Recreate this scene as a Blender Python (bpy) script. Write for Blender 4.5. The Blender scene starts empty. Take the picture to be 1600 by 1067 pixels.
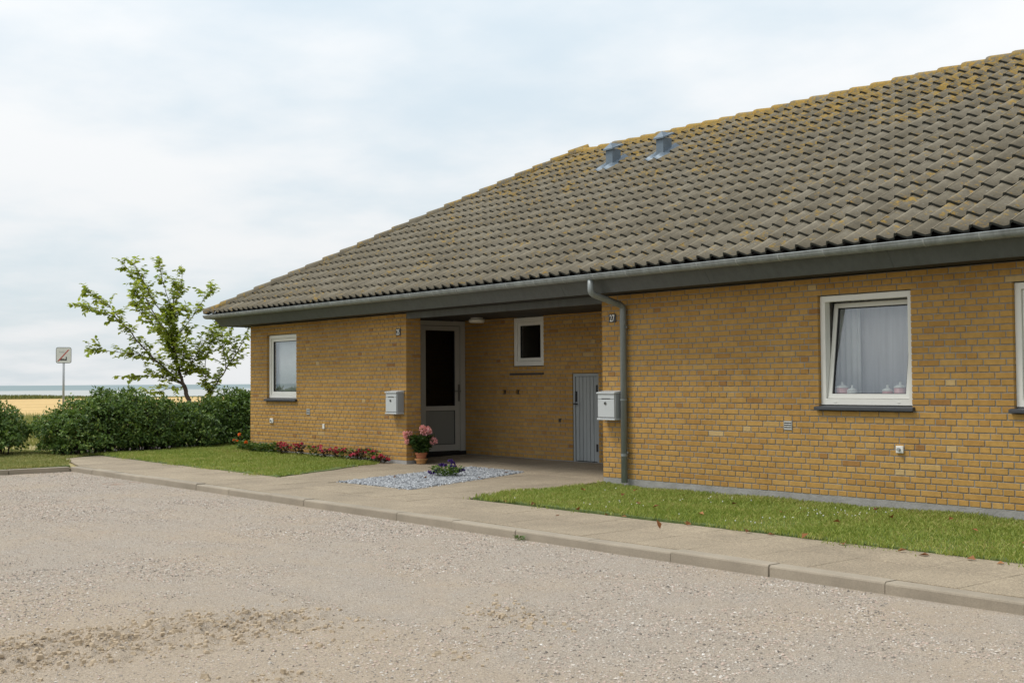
import bpy, bmesh, math, random
import numpy as np
from mathutils import Vector, Matrix

random.seed(7)
rng = np.random.default_rng(7)
SC = bpy.context.scene
COL = SC.collection
PI = math.pi
R = math.radians

# ------------------------------------------------------------------ camera
CAM_POS = Vector((11.858, -11.166, 1.2646))
YAW, PITCH, ROLL = R(39.047), R(1.919), R(-0.370)
FPX = 1903.4
_f = Vector((-math.cos(YAW) * math.cos(PITCH), math.sin(YAW) * math.cos(PITCH), math.sin(PITCH)))
_r = Vector((math.sin(YAW), math.cos(YAW), 0))
_u = _r.cross(_f)
CR = _r * math.cos(ROLL) + _u * math.sin(ROLL)
CU = -_r * math.sin(ROLL) + _u * math.cos(ROLL)
CF = _f
cd = bpy.data.cameras.new('camera')
cam = bpy.data.objects.new('camera', cd)
COL.objects.link(cam)
m = Matrix((CR, CU, -CF)).transposed().to_4x4()
m.translation = CAM_POS
cam.matrix_world = m
cd.sensor_fit = 'HORIZONTAL'
cd.sensor_width = 36.0
cd.lens = 36.0 * FPX / 1600.0
cd.clip_start = 0.1
cd.clip_end = 60000
SC.camera = cam

# ------------------------------------------------------------------ world: bright thin overcast over a blue sky
SUN_DIR = Vector((-0.50, -0.62, 0.0)).normalized()
SUN_EL = R(57)
W = bpy.data.worlds.new('World')
SC.world = W
W.use_nodes = True
nt = W.node_tree
bg = nt.nodes['Background']
bg.inputs['Strength'].default_value = 0.1
sky = nt.nodes.new('ShaderNodeTexSky')
sky.sky_type = 'NISHITA'
sky.sun_disc = False
sky.sun_elevation = SUN_EL
sky.sun_rotation = math.atan2(SUN_DIR.x, SUN_DIR.y)
sky.air_density = 1.0
sky.dust_density = 2.0
tc = nt.nodes.new('ShaderNodeTexCoord')
sep = nt.nodes.new('ShaderNodeSeparateXYZ')
nt.links.new(tc.outputs['Generated'], sep.inputs[0])
def wmath(op, a, b=None, clamp=False):
    n = nt.nodes.new('ShaderNodeMath'); n.operation = op; n.use_clamp = clamp
    for i, v in enumerate((a, b)):
        if v is None: continue
        if isinstance(v, (int, float)): n.inputs[i].default_value = v
        else: nt.links.new(v, n.inputs[i])
    return n.outputs[0]
zc = wmath('MAXIMUM', sep.outputs['Z'], 0.0)
den = wmath('ADD', zc, 0.16)
cx = wmath('DIVIDE', sep.outputs['X'], den)
cy = wmath('DIVIDE', sep.outputs['Y'], den)
cmb = nt.nodes.new('ShaderNodeCombineXYZ')
nt.links.new(cx, cmb.inputs[0]); nt.links.new(cy, cmb.inputs[1])
def wnoise(scale, detail, rough, off):
    mp = nt.nodes.new('ShaderNodeMapping'); mp.inputs['Location'].default_value = off
    nt.links.new(cmb.outputs[0], mp.inputs['Vector'])
    n = nt.nodes.new('ShaderNodeTexNoise')
    n.inputs['Scale'].default_value = scale; n.inputs['Detail'].default_value = detail
    n.inputs['Roughness'].default_value = rough
    nt.links.new(mp.outputs[0], n.inputs['Vector'])
    return n.outputs['Fac']
n1 = wnoise(0.55, 5, 0.5, (3.1, 1.7, 0))
n2 = wnoise(1.7, 6, 0.55, (9.1, 4.2, 0))
nm = wmath('ADD', wmath('MULTIPLY', n1, 0.68), wmath('MULTIPLY', n2, 0.32))
mr = nt.nodes.new('ShaderNodeMapRange'); mr.interpolation_type = 'SMOOTHSTEP'
mr.inputs['From Min'].default_value = 0.38; mr.inputs['From Max'].default_value = 0.58
mr.inputs['To Min'].default_value = 0.86; mr.inputs['To Max'].default_value = 0.98
nt.links.new(nm, mr.inputs['Value'])
cl = nt.nodes.new('ShaderNodeMix'); cl.data_type = 'RGBA'
cl.inputs['A'].default_value = (4.5, 5.1, 5.45, 1)
cl.inputs['B'].default_value = (5.75, 5.85, 5.92, 1)
mr2 = nt.nodes.new('ShaderNodeMapRange'); mr2.interpolation_type = 'SMOOTHSTEP'
mr2.inputs['From Min'].default_value = 0.39; mr2.inputs['From Max'].default_value = 0.57
nt.links.new(nm, mr2.inputs['Value']); nt.links.new(mr2.outputs[0], cl.inputs['Factor'])
mx = nt.nodes.new('ShaderNodeMix'); mx.data_type = 'RGBA'
nt.links.new(mr.outputs[0], mx.inputs['Factor'])
nt.links.new(sky.outputs[0], mx.inputs['A'])
nt.links.new(cl.outputs['Result'], mx.inputs['B'])
gr = wmath('ADD', wmath('MULTIPLY', zc, 0.60), 0.93)      # overcast: brighter towards the zenith
gm = nt.nodes.new('ShaderNodeMix'); gm.data_type = 'RGBA'; gm.blend_type = 'MULTIPLY'; gm.inputs['Factor'].default_value = 1.0
cg = nt.nodes.new('ShaderNodeCombineColor')
for k_ in range(3): nt.links.new(gr, cg.inputs[k_])
nt.links.new(mx.outputs['Result'], gm.inputs['A']); nt.links.new(cg.outputs[0], gm.inputs['B'])
nt.links.new(gm.outputs['Result'], bg.inputs['Color'])

# ------------------------------------------------------------------ sun (veiled by the overcast)
sl = bpy.data.lights.new('sun', 'SUN')
sl.energy = 1.5
sl.angle = R(16)
sl.color = (1.0, 0.965, 0.90)
so = bpy.data.objects.new('sun', sl)
COL.objects.link(so)
sd = Vector((SUN_DIR.x * math.cos(SUN_EL), SUN_DIR.y * math.cos(SUN_EL), math.sin(SUN_EL)))
so.rotation_euler = sd.to_track_quat('Z', 'Y').to_euler()
so.location = (0, -20, 30)

SC.view_settings.view_transform = 'Standard'
SC.view_settings.look = 'None'
SC.view_settings.exposure = 0.66
SC.view_settings.gamma = 1.0
SC.view_settings.use_curve_mapping = False

# ------------------------------------------------------------------ helpers: projection (for choosing the largest pieces)
def px(P):
    d = Vector(P) - CAM_POS
    z = d.dot(CF)
    if z < 0.2: return None
    return 800 + FPX * d.dot(CR) / z, 533.5 - FPX * d.dot(CU) / z, z
def in_frame(P, mg=0):
    q = px(P)
    return q is not None and -mg < q[0] < 1600 + mg and -mg < q[1] < 1067 + mg

# ------------------------------------------------------------------ helpers: nodes
def nmat(name):
    mt = bpy.data.materials.new(name); mt.use_nodes = True
    t = mt.node_tree
    return mt, t, t.nodes['Principled BSDF']
def setin(t, sock, v):
    if isinstance(v, bpy.types.NodeSocket): t.links.new(v, sock)
    elif isinstance(v, (tuple, list)) and len(v) == 3 and sock.type == 'RGBA': sock.default_value = (*v, 1)
    else: sock.default_value = v
def wpos(t):
    return t.nodes.new('ShaderNodeNewGeometry').outputs['Position']
def opos(t):
    return t.nodes.new('ShaderNodeTexCoord').outputs['Object']
def tnoise(t, scale, detail=4, rough=0.55, vec=None, off=(0, 0, 0), sc=(1, 1, 1), dist=0.0):
    mp = t.nodes.new('ShaderNodeMapping')
    mp.inputs['Location'].default_value = off; mp.inputs['Scale'].default_value = sc
    t.links.new(vec if vec else wpos(t), mp.inputs['Vector'])
    n = t.nodes.new('ShaderNodeTexNoise')
    n.inputs['Scale'].default_value = scale; n.inputs['Detail'].default_value = detail
    n.inputs['Roughness'].default_value = rough; n.inputs['Distortion'].default_value = dist
    t.links.new(mp.outputs[0], n.inputs['Vector'])
    return n.outputs['Fac']
def tvor(t, scale, vec=None, feature='F1', out='Distance', rnd=1.0):
    n = t.nodes.new('ShaderNodeTexVoronoi'); n.feature = feature
    n.inputs['Scale'].default_value = scale; n.inputs['Randomness'].default_value = rnd
    t.links.new(vec if vec else wpos(t), n.inputs['Vector'])
    return n.outputs[out]
def ramp(t, fac, stops, interp='LINEAR'):
    n = t.nodes.new('ShaderNodeValToRGB'); cr = n.color_ramp; cr.interpolation = interp
    while len(cr.elements) < len(stops): cr.elements.new(0.5)
    for e, (p, c) in zip(cr.elements, stops):
        e.position = p
        e.color = (c, c, c, 1) if isinstance(c, (int, float)) else (*c, 1)
    t.links.new(fac, n.inputs['Fac'])
    return n.outputs['Color']
def mixc(t, fac, a, b, blend='MIX'):
    n = t.nodes.new('ShaderNodeMix'); n.data_type = 'RGBA'; n.blend_type = blend
    setin(t, n.inputs['Factor'], fac); setin(t, n.inputs['A'], a); setin(t, n.inputs['B'], b)
    return n.outputs['Result']
def tmath(t, op, a, b=None, clamp=False):
    n = t.nodes.new('ShaderNodeMath'); n.operation = op; n.use_clamp = clamp
    setin(t, n.inputs[0], a)
    if b is not None: setin(t, n.inputs[1], b)
    return n.outputs[0]
def bump(t, bsdf, h, strength, dist):
    n = t.nodes.new('ShaderNodeBump')
    n.inputs['Strength'].default_value = strength; n.inputs['Distance'].default_value = dist
    t.links.new(h, n.inputs['Height']); t.links.new(n.outputs[0], bsdf.inputs['Normal'])
def rnd_piece(t):
    a = t.nodes.new('ShaderNodeObjectInfo').outputs['Random']
    b = t.nodes.new('ShaderNodeNewGeometry').outputs['Random Per Island']
    return tmath(t, 'FRACT', tmath(t, 'ADD', a, b))
def paint(name, col, rough=0.5, metal=0.0, dirt=0.12, scale=6.0, bmp=0.0, spec=0.5, streak=0.0):
    mt, t, b = nmat(name)
    n = tnoise(t, scale, 5, 0.6)
    n2 = tnoise(t, scale * 9, 3, 0.6)
    k = tmath(t, 'ADD', tmath(t, 'MULTIPLY', n, 0.7), tmath(t, 'MULTIPLY', n2, 0.3))
    c = ramp(t, k, [(0.3, tuple(x * (1 - dirt) for x in col)), (0.7, tuple(min(1, x * (1 + dirt * 0.5)) for x in col))])
    if streak:
        sn = tnoise(t, 11, 4, 0.65, sc=(1, 1, 0.07)); c = mixc(t, 1.0, c, ramp(t, sn, [(0.35, 1 - streak), (0.6, 1.0), (0.8, 1 + streak * 0.5)]), 'MULTIPLY')
    t.links.new(c, b.inputs['Base Color'])
    rr = ramp(t, n, [(0.3, max(0.02, rough - 0.08)), (0.7, min(1, rough + 0.1))])
    t.links.new(rr, b.inputs['Roughness'])
    b.inputs['Metallic'].default_value = metal
    b.inputs['Specular IOR Level'].default_value = spec
    if bmp: bump(t, b, n2, bmp, 0.004)
    return mt
def leafmat(name, stops, trans=0.3, rough=0.55):
    mt, t, b = nmat(name)
    rn = rnd_piece(t)
    n = tnoise(t, 1.6, 3)
    f = tmath(t, 'ADD', tmath(t, 'MULTIPLY', rn, 0.6), tmath(t, 'MULTIPLY', n, 0.4))
    c = ramp(t, f, stops)
    t.links.new(c, b.inputs['Base Color'])
    b.inputs['Roughness'].default_value = rough
    b.inputs['Specular IOR Level'].default_value = 0.35
    tr = t.nodes.new('ShaderNodeBsdfTranslucent')
    c2 = mixc(t, 1.0, c, (1.0, 1.0, 0.55), 'MULTIPLY')
    t.links.new(c2, tr.inputs['Color'])
    ms = t.nodes.new('ShaderNodeMixShader'); ms.inputs[0].default_value = trans
    t.links.new(b.outputs[0], ms.inputs[1]); t.links.new(tr.outputs[0], ms.inputs[2])
    t.links.new(ms.outputs[0], t.nodes['Material Output'].inputs['Surface'])
    return mt

M = {}
# yellow brick
mt, t, b = nmat('yellow_brick')
rn = rnd_piece(t)
c = ramp(t, rn, [(0.0, (0.30, 0.15, 0.048)), (0.02, (0.395, 0.215, 0.060)), (0.2, (0.430, 0.245, 0.069)), (0.55, (0.445, 0.257, 0.074)), (0.96, (0.463, 0.272, 0.082)), (0.99, (0.475, 0.295, 0.098)), (1.0, (0.54, 0.385, 0.18))])
n = tnoise(t, 14, 5, 0.65)
c = mixc(t, 1.0, c, ramp(t, n, [(0.25, 0.78), (0.75, 1.12)]), 'MULTIPLY')
lg = tnoise(t, 0.9, 3, 0.5, off=(4, 2, 7))
c = mixc(t, 1.0, c, ramp(t, lg, [(0.3, (0.86, 0.84, 0.82)), (0.7, (1.06, 1.07, 1.09))]), 'MULTIPLY')
st = tnoise(t, 60, 2, 0.6)
c = mixc(t, tmath(t, 'MULTIPLY', ramp(t, st, [(0.68, 0.0), (0.76, 1.0)]), 0.35), c, (0.16, 0.085, 0.04))
t.links.new(c, b.inputs['Base Color'])
b.inputs['Roughness'].default_value = 0.9
b.inputs['Specular IOR Level'].default_value = 0.2
bump(t, b, tmath(t, 'ADD', n, tmath(t, 'MULTIPLY', st, 0.6)), 0.5, 0.006)
M['brick'] = mt
# mortar
mt, t, b = nmat('mortar')
n = tnoise(t, 5, 5, 0.6); n2 = tnoise(t, 90, 2)
c = ramp(t, n, [(0.3, (0.205, 0.190, 0.168)), (0.7, (0.29, 0.275, 0.245))])
c = mixc(t, 1.0, c, ramp(t, n2, [(0.3, 0.85), (0.7, 1.1)]), 'MULTIPLY')
t.links.new(c, b.inputs['Base Color']); b.inputs['Roughness'].default_value = 0.95
bump(t, b, n2, 0.5, 0.004)
M['mortar'] = mt
# concrete plinth
mt, t, b = nmat('plinth_concrete')
n = tnoise(t, 3.5, 6, 0.65); n2 = tnoise(t, 40, 3)
c = ramp(t, n, [(0.25, (0.20, 0.19, 0.175)), (0.55, (0.30, 0.29, 0.275)), (0.8, (0.37, 0.36, 0.34))])
t.links.new(c, b.inputs['Base Color']); b.inputs['Roughness'].default_value = 0.92
bump(t, b, tmath(t, 'ADD', n, tmath(t, 'MULTIPLY', n2, 0.4)), 0.6, 0.02)
M['plinth'] = mt
# roof tile with lichen, thicker towards the ridge
def tilemat(name, base_bias, orange):
    mt, t, b = nmat(name)
    rn = rnd_piece(t)
    c = ramp(t, rn, [(0.0, (0.150, 0.131, 0.096)), (0.5, (0.172, 0.151, 0.112)), (1.0, (0.194, 0.172, 0.130))])
    n = tnoise(t, 7, 6, 0.62)
    c = mixc(t, 1.0, c, ramp(t, n, [(0.25, 0.80), (0.75, 1.15)]), 'MULTIPLY')
    n3 = tnoise(t, 45, 3, 0.6)
    c = mixc(t, 1.0, c, ramp(t, n3, [(0.3, 0.84), (0.7, 1.12)]), 'MULTIPLY')
    wa = t.nodes.new('ShaderNodeAttribute'); wa.attribute_name = 'crest_light'
    c = mixc(t, 1.0, c, ramp(t, tmath(t, 'ADD', tmath(t, 'MULTIPLY', wa.outputs['Fac'], 0.5), 0.5), [(0.1, 0.82), (0.5, 0.98), (1.0, 1.75)]), 'MULTIPLY')   # highlight painted into the crest colour, shade into the pans
    # lichen: patches, more of it towards the ridge
    z = t.nodes.new('ShaderNodeSeparateXYZ'); t.links.new(wpos(t), z.inputs[0])
    hz = t.nodes.new('ShaderNodeMapRange'); hz.inputs['From Min'].default_value = 4.3; hz.inputs['From Max'].default_value = 5.9
    hz.inputs['To Min'].default_value = 0.0; hz.inputs['To Max'].default_value = 0.12
    t.links.new(z.outputs['Z'], hz.inputs['Value'])
    l1 = tnoise(t, 2.6, 3, 0.5, off=(5, 5, 5)); l2 = tnoise(t, 16, 4, 0.65, off=(1, 2, 3))
    lf = tmath(t, 'ADD', tmath(t, 'ADD', tmath(t, 'MULTIPLY', l1, 0.36), tmath(t, 'MULTIPLY', l2, 0.64)), hz.outputs[0])
    lf = tmath(t, 'ADD', lf, base_bias + 0.026)
    msk = ramp(t, lf, [(0.585, 0.0), (0.655, 1.0)])
    lc = ramp(t, tnoise(t, 30, 3), [(0.35, (0.24, 0.175, 0.06)), (0.55, (0.33, 0.21, 0.045)), (0.75, (0.40, 0.215, 0.045))])
    c = mixc(t, tmath(t, 'MULTIPLY', msk, orange), c, lc)
    g = tnoise(t, 22, 3, 0.6, off=(8, 1, 1))
    c = mixc(t, tmath(t, 'MULTIPLY', ramp(t, g, [(0.66, 0.0), (0.72, 1.0)]), 0.5), c, (0.33, 0.33, 0.30))
    t.links.new(c, b.inputs['Base Color']); b.inputs['Roughness'].default_value = 0.93
    b.inputs['Specular IOR Level'].default_value = 0.2
    bump(t, b, tmath(t, 'ADD', n3, tmath(t, 'MULTIPLY', msk, 0.7)), 0.5, 0.008)
    return mt
M['tile'] = tilemat('concrete_tile', 0.0, 0.85)
M['ridge'] = tilemat('lichened_ridge_tile', 0.030, 0.9)
M['tile_edge'] = paint('shadow_dark_tile_edge', (0.040, 0.043, 0.036), 0.95, 0, 0.35, 20)  # near-black lip: the gap shadow below each tile, painted on
M['deck'] = paint('roof_underlay', (0.03, 0.028, 0.026), 0.9)
M['zinc'] = paint('zinc', (0.255, 0.278, 0.276), 0.45, 0.1, 0.2, 3, streak=0.3)
M['zinc_bright'] = paint('zinc_seam', (0.34, 0.36, 0.355), 0.45, 0.1, 0.2, 6)
M['vent'] = paint('vent_zinc', (0.13, 0.17, 0.21), 0.5, 0.3, 0.22, 8)
M['fascia'] = paint('grey_fascia', (0.090, 0.098, 0.100), 0.55, 0, 0.10, 2.5, streak=0.18)
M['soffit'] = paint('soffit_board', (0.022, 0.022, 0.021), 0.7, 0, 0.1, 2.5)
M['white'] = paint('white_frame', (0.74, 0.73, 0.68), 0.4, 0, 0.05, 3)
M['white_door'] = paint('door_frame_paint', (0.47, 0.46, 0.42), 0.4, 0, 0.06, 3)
M['gasket'] = paint('rubber_gasket', (0.012, 0.012, 0.013), 0.6)
M['slate'] = paint('slate_sill', (0.045, 0.048, 0.055), 0.5, 0, 0.25, 9)
M['mailbox'] = paint('grey_enamel', (0.46, 0.48, 0.485), 0.38, 0, 0.05, 4)
M['mailside'] = paint('grey_enamel_shaded', (0.30, 0.312, 0.316), 0.42, 0, 0.06, 4)  # mailbox enamel darkened to paint in its shaded side; also on grilles, plugs
M['plate'] = paint('black_number_plate', (0.012, 0.012, 0.014), 0.35)
M['digit'] = paint('digit_white', (0.78, 0.77, 0.72), 0.5)
M['iron'] = paint('dark_iron', (0.02, 0.02, 0.021), 0.45, 0.3)
M['steel'] = paint('dull_steel', (0.22, 0.22, 0.21), 0.4, 0.7)
M['plaster'] = paint('inner_plaster', (0.42, 0.40, 0.37), 0.9)
M['lampglass'] = paint('opal_lamp', (0.72, 0.70, 0.62), 0.35)
M['terracotta'] = paint('terracotta', (0.42, 0.155, 0.075), 0.85, 0, 0.25, 14, 0.3)
M['terracotta2'] = paint('weathered_terracotta', (0.46, 0.24, 0.09), 0.9, 0, 0.35, 12, 0.3)
M['soil'] = paint('soil', (0.045, 0.032, 0.022), 0.95, 0, 0.4, 20, 0.5)
M['panel'] = paint('door_panel', (0.24, 0.245, 0.23), 0.5, 0, 0.05, 3)
M['net'] = paint('white_curtain', (0.72, 0.73, 0.73), 0.9)
M['pinkpot'] = paint('pink_china', (0.70, 0.33, 0.33), 0.35)
M['rust'] = paint('rusty_cover', (0.27, 0.19, 0.135), 0.85, 0, 0.35, 14, 0.4)
M['alu'] = paint('sign_grey', (0.34, 0.35, 0.36), 0.4, 0.4)
M['signwhite'] = paint('sign_white', (0.62, 0.63, 0.62), 0.45)
M['signred'] = paint('sign_red', (0.42, 0.10, 0.08), 0.45)
M['signblack'] = paint('sign_black', (0.035, 0.035, 0.04), 0.45)
M['signpale'] = paint('sign_faded_print', (0.42, 0.43, 0.43), 0.5)
mt, t, b = nmat('reflection_net')  # added net: its pale lilac stands in for sky reflected in the glass
b.inputs['Base Color'].default_value = (0.74, 0.73, 0.77, 1); b.inputs['Roughness'].default_value = 0.9
tr = t.nodes.new('ShaderNodeBsdfTransparent'); ms = t.nodes.new('ShaderNodeMixShader')
wv_ = tnoise(t, 6, 3, 0.5, sc=(3, 1, 0.15))
t.links.new(ramp(t, wv_, [(0.3, 0.42), (0.7, 0.62)]), ms.inputs[0]); t.links.new(tr.outputs[0], ms.inputs[1]); t.links.new(b.outputs[0], ms.inputs[2])
t.links.new(ms.outputs[0], t.nodes['Material Output'].inputs['Surface'])
M['sheer'] = mt
# painted plank door
mt, t, b = nmat('grey_plank_paint')
n = tnoise(t, 5, 5, 0.6, sc=(1, 1, 0.12)); n2 = tnoise(t, 3, 3)
c = ramp(t, n, [(0.3, (0.25, 0.27, 0.275)), (0.7, (0.345, 0.365, 0.37))])
t.links.new(c, b.inputs['Base Color']); b.inputs['Roughness'].default_value = 0.6
bump(t, b, tnoise(t, 60, 3, 0.5, sc=(1, 1, 0.06)), 0.3, 0.002)
M['plank'] = mt
# glass
def glassmat(name, tint, refl):
    mt, t, b = nmat(name)
    t.nodes.remove(b)
    tr = t.nodes.new('ShaderNodeBsdfTransparent'); tr.inputs['Color'].default_value = (*tint, 1)
    gl = t.nodes.new('ShaderNodeBsdfGlossy'); gl.inputs['Roughness'].default_value = 0.015
    gl.inputs['Color'].default_value = (0.92, 0.95, 1.0, 1)
    lw = t.nodes.new('ShaderNodeLayerWeight'); lw.inputs['Blend'].default_value = 0.5
    fr = tmath(t, 'ADD', tmath(t, 'MULTIPLY', tmath(t, 'POWER', lw.outputs['Facing'], 5.0), 0.95), 0.045)
    k = tmath(t, 'MULTIPLY', fr, refl, clamp=True)
    ms = t.nodes.new('ShaderNodeMixShader'); t.links.new(k, ms.inputs[0])
    t.links.new(tr.outputs[0], ms.inputs[1]); t.links.new(gl.outputs[0], ms.inputs[2])
    t.links.new(ms.outputs[0], t.nodes['Material Output'].inputs['Surface'])
    return mt
M['glass'] = glassmat('window_glass', (0.94, 0.955, 0.95), 2.2)   # four air-glass faces of a double pane
M['doorglass'] = glassmat('tinted_door_glass', (0.45, 0.45, 0.44), 0.7)
# gravel surface
mt, t, b = nmat('gravel_and_sand')
g1 = tnoise(t, 0.55, 4, 0.55); g2 = tnoise(t, 3.1, 4, 0.6, off=(3, 3, 0)); g3 = tnoise(t, 70, 3, 0.7); g4 = tnoise(t, 170, 2, 0.7)
sand = mixc(t, 1.0, ramp(t, g1, [(0.3, (0.400, 0.322, 0.238)), (0.7, (0.370, 0.305, 0.235))]), ramp(t, g4, [(0.3, 0.72), (0.7, 1.25)]), 'MULTIPLY')
grav = ramp(t, g4, [(0.28, (0.13, 0.11, 0.09)), (0.45, (0.33, 0.285, 0.235)), (0.6, (0.43, 0.375, 0.315)), (0.75, (0.66, 0.61, 0.54))])
f = tmath(t, 'ADD', tmath(t, 'MULTIPLY', g1, 0.55), tmath(t, 'MULTIPLY', g2, 0.45))
sa = t.nodes.new('ShaderNodeAttribute'); sa.attribute_name = 'sand'
f = tmath(t, 'SUBTRACT', f, tmath(t, 'MULTIPLY', sa.outputs['Fac'], 0.17))
c = mixc(t, ramp(t, f, [(0.36, 0.15), (0.58, 0.95)]), sand, grav)
c = mixc(t, 1.0, c, ramp(t, g3, [(0.25, 0.76), (0.75, 1.2)]), 'MULTIPLY')
vc = tvor(t, 55, out='Color')
sv = t.nodes.new('ShaderNodeSeparateColor'); t.links.new(vc, sv.inputs[0])
vd = tvor(t, 55)
spk = tmath(t, 'MULTIPLY', ramp(t, vd, [(0.25, 1.0), (0.36, 0.0)]), ramp(t, sv.outputs[0], [(0.45, 0.0), (0.5, 1.0)]))
pc = ramp(t, sv.outputs[1], [(0.0, (0.13, 0.115, 0.10)), (0.3, (0.30, 0.27, 0.24)), (0.6, (0.45, 0.36, 0.30)), (1.0, (0.62, 0.58, 0.53))])
c = mixc(t, tmath(t, 'MULTIPLY', spk, 0.75), c, pc)
t.links.new(c, b.inputs['Base Color']); b.inputs['Roughness'].default_value = 0.95
b.inputs['Specular IOR Level'].default_value = 0.15
bump(t, b, tmath(t, 'ADD', tmath(t, 'ADD', g4, g3), tmath(t, 'MULTIPLY', spk, 1.0)), 0.7, 0.012)
M['gravel'] = mt
# pebbles
mt, t, b = nmat('pebble')
rn = t.nodes.new('ShaderNodeNewGeometry').outputs['Random Per Island']
c = ramp(t, rn, [(0.0, (0.12, 0.105, 0.09)), (0.14, (0.27, 0.235, 0.195)), (0.4, (0.42, 0.355, 0.285)), (0.62, (0.48, 0.36, 0.295)), (0.86, (0.50, 0.45, 0.39)), (0.975, (0.55, 0.50, 0.44)), (1.0, (0.70, 0.67, 0.62))])
t.links.new(c, b.inputs['Base Color']); b.inputs['Roughness'].default_value = 0.8
M['pebble'] = mt
mt, t, b = nmat('clod')
c = ramp(t, tnoise(t, 30, 4), [(0.3, (0.35, 0.27, 0.18)), (0.7, (0.46, 0.365, 0.255))])
t.links.new(c, b.inputs['Base Color']); b.inputs['Roughness'].default_value = 0.97
bump(t, b, tnoise(t, 120, 3), 0.6, 0.008)
M['clod'] = mt
mt, t, b = nmat('white_chipping')
rn = t.nodes.new('ShaderNodeNewGeometry').outputs['Random Per Island']
c = ramp(t, rn, [(0.0, (0.10, 0.105, 0.115)), (0.25, (0.24, 0.25, 0.265)), (0.6, (0.35, 0.362, 0.378)), (1.0, (0.56, 0.57, 0.58))])
t.links.new(c, b.inputs['Base Color']); b.inputs['Roughness'].default_value = 0.75
M['chip'] = mt
M['chipbase'] = paint('chipping_bed', (0.34, 0.345, 0.35), 0.9, 0, 0.5, 40, 0.6)
# paving slab
mt, t, b = nmat('paving_slab')
rn = rnd_piece(t)
c = ramp(t, rn, [(0.0, (0.275, 0.222, 0.155)), (0.5, (0.290, 0.234, 0.163)), (1.0, (0.305, 0.247, 0.172))])
n = tnoise(t, 1.3, 5, 0.6); n2 = tnoise(t, 130, 3, 0.7); n3 = tnoise(t, 52, 4, 0.75)
c = mixc(t, 1.0, c, ramp(t, n, [(0.25, 0.76), (0.75, 1.16)]), 'MULTIPLY')
c = mixc(t, 1.0, c, ramp(t, n2, [(0.3, 0.55), (0.7, 1.45)]), 'MULTIPLY')
c = mixc(t, 1.0, c, ramp(t, n3, [(0.3, 0.62), (0.7, 1.36)]), 'MULTIPLY')
t.links.new(c, b.inputs['Base Color']); b.inputs['Roughness'].default_value = 0.94
bump(t, b, n2, 0.6, 0.006)
M['slab'] = mt
M['joint'] = paint('sandy_joint', (0.27, 0.22, 0.155), 0.95, 0, 0.4, 20, 0.5)
mt, t, b = nmat('kerb_concrete')
rn = rnd_piece(t)
n = tnoise(t, 2.2, 5, 0.6); n2 = tnoise(t, 110, 3, 0.7)
c = ramp(t, rn, [(0.0, (0.275, 0.232, 0.175)), (1.0, (0.315, 0.268, 0.205))])
c = mixc(t, 1.0, c, ramp(t, n, [(0.25, 0.78), (0.75, 1.15)]), 'MULTIPLY')
c = mixc(t, 1.0, c, ramp(t, n2, [(0.25, 0.84), (0.75, 1.14)]), 'MULTIPLY')
t.links.new(c, b.inputs['Base Color']); b.inputs['Roughness'].default_value = 0.93
bump(t, b, n2, 0.5, 0.005)
M['kerb'] = mt
# lawn soil and blades
mt, t, b = nmat('lawn_ground')
n = tnoise(t, 9, 5, 0.6)
c = ramp(t, n, [(0.3, (0.07, 0.105, 0.025)), (0.7, (0.13, 0.165, 0.045))])
t.links.new(c, b.inputs['Base Color']); b.inputs['Roughness'].default_value = 0.95
M['lawn'] = mt
def blademat(name, stops):
    mt, t, b = nmat(name)
    rn = t.nodes.new('ShaderNodeNewGeometry').outputs['Random Per Island']
    n = tnoise(t, 1.15, 4, 0.6)
    f = tmath(t, 'ADD', tmath(t, 'MULTIPLY', rn, 0.42), tmath(t, 'MULTIPLY', n, 0.58))
    c = ramp(t, f, stops)
    t.links.new(c, b.inputs['Base Color']); b.inputs['Roughness'].default_value = 0.6
    tr = t.nodes.new('ShaderNodeBsdfTranslucent'); t.links.new(c, tr.inputs['Color'])
    ms = t.nodes.new('ShaderNodeMixShader'); ms.inputs[0].default_value = 0.3
    t.links.new(b.outputs[0], ms.inputs[1]); t.links.new(tr.outputs[0], ms.inputs[2])
    t.links.new(ms.outputs[0], t.nodes['Material Output'].inputs['Surface'])
    return mt
M['blade'] = blademat('grass_blade', [(0.2, (0.165, 0.230, 0.030)), (0.42, (0.25, 0.315, 0.046)), (0.57, (0.32, 0.37, 0.068)), (0.70, (0.41, 0.39, 0.11)), (0.85, (0.50, 0.38, 0.17))])
M['drygrass'] = blademat('verge_grass', [(0.2, (0.17, 0.20, 0.04)), (0.5, (0.27, 0.28, 0.075)), (0.7, (0.38, 0.34, 0.12)), (0.9, (0.50, 0.39, 0.18))])
mt, t, b = nmat('meadow')
n = tnoise(t, 1.4, 5, 0.65); n2 = tnoise(t, 30, 3, 0.6)
c = ramp(t, n, [(0.3, (0.19, 0.185, 0.06)), (0.5, (0.30, 0.255, 0.10)), (0.75, (0.40, 0.31, 0.15))])
c = mixc(t, 1.0, c, ramp(t, n2, [(0.25, 0.75), (0.75, 1.2)]), 'MULTIPLY')
t.links.new(c, b.inputs['Base Color']); b.inputs['Roughness'].default_value = 0.95
M['meadow'] = mt
mt, t, b = nmat('stubble')
n = tnoise(t, 0.16, 5, 0.6, sc=(1, 0.4, 1)); n2 = tnoise(t, 3.0, 4, 0.7)
c = ramp(t, n, [(0.3, (0.44, 0.29, 0.105)), (0.7, (0.58, 0.40, 0.16))])
c = mixc(t, 1.0, c, ramp(t, n2, [(0.25, 0.82), (0.75, 1.15)]), 'MULTIPLY')
t.links.new(c, b.inputs['Base Color']); b.inputs['Roughness'].default_value = 0.95
M['stubble'] = mt
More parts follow.
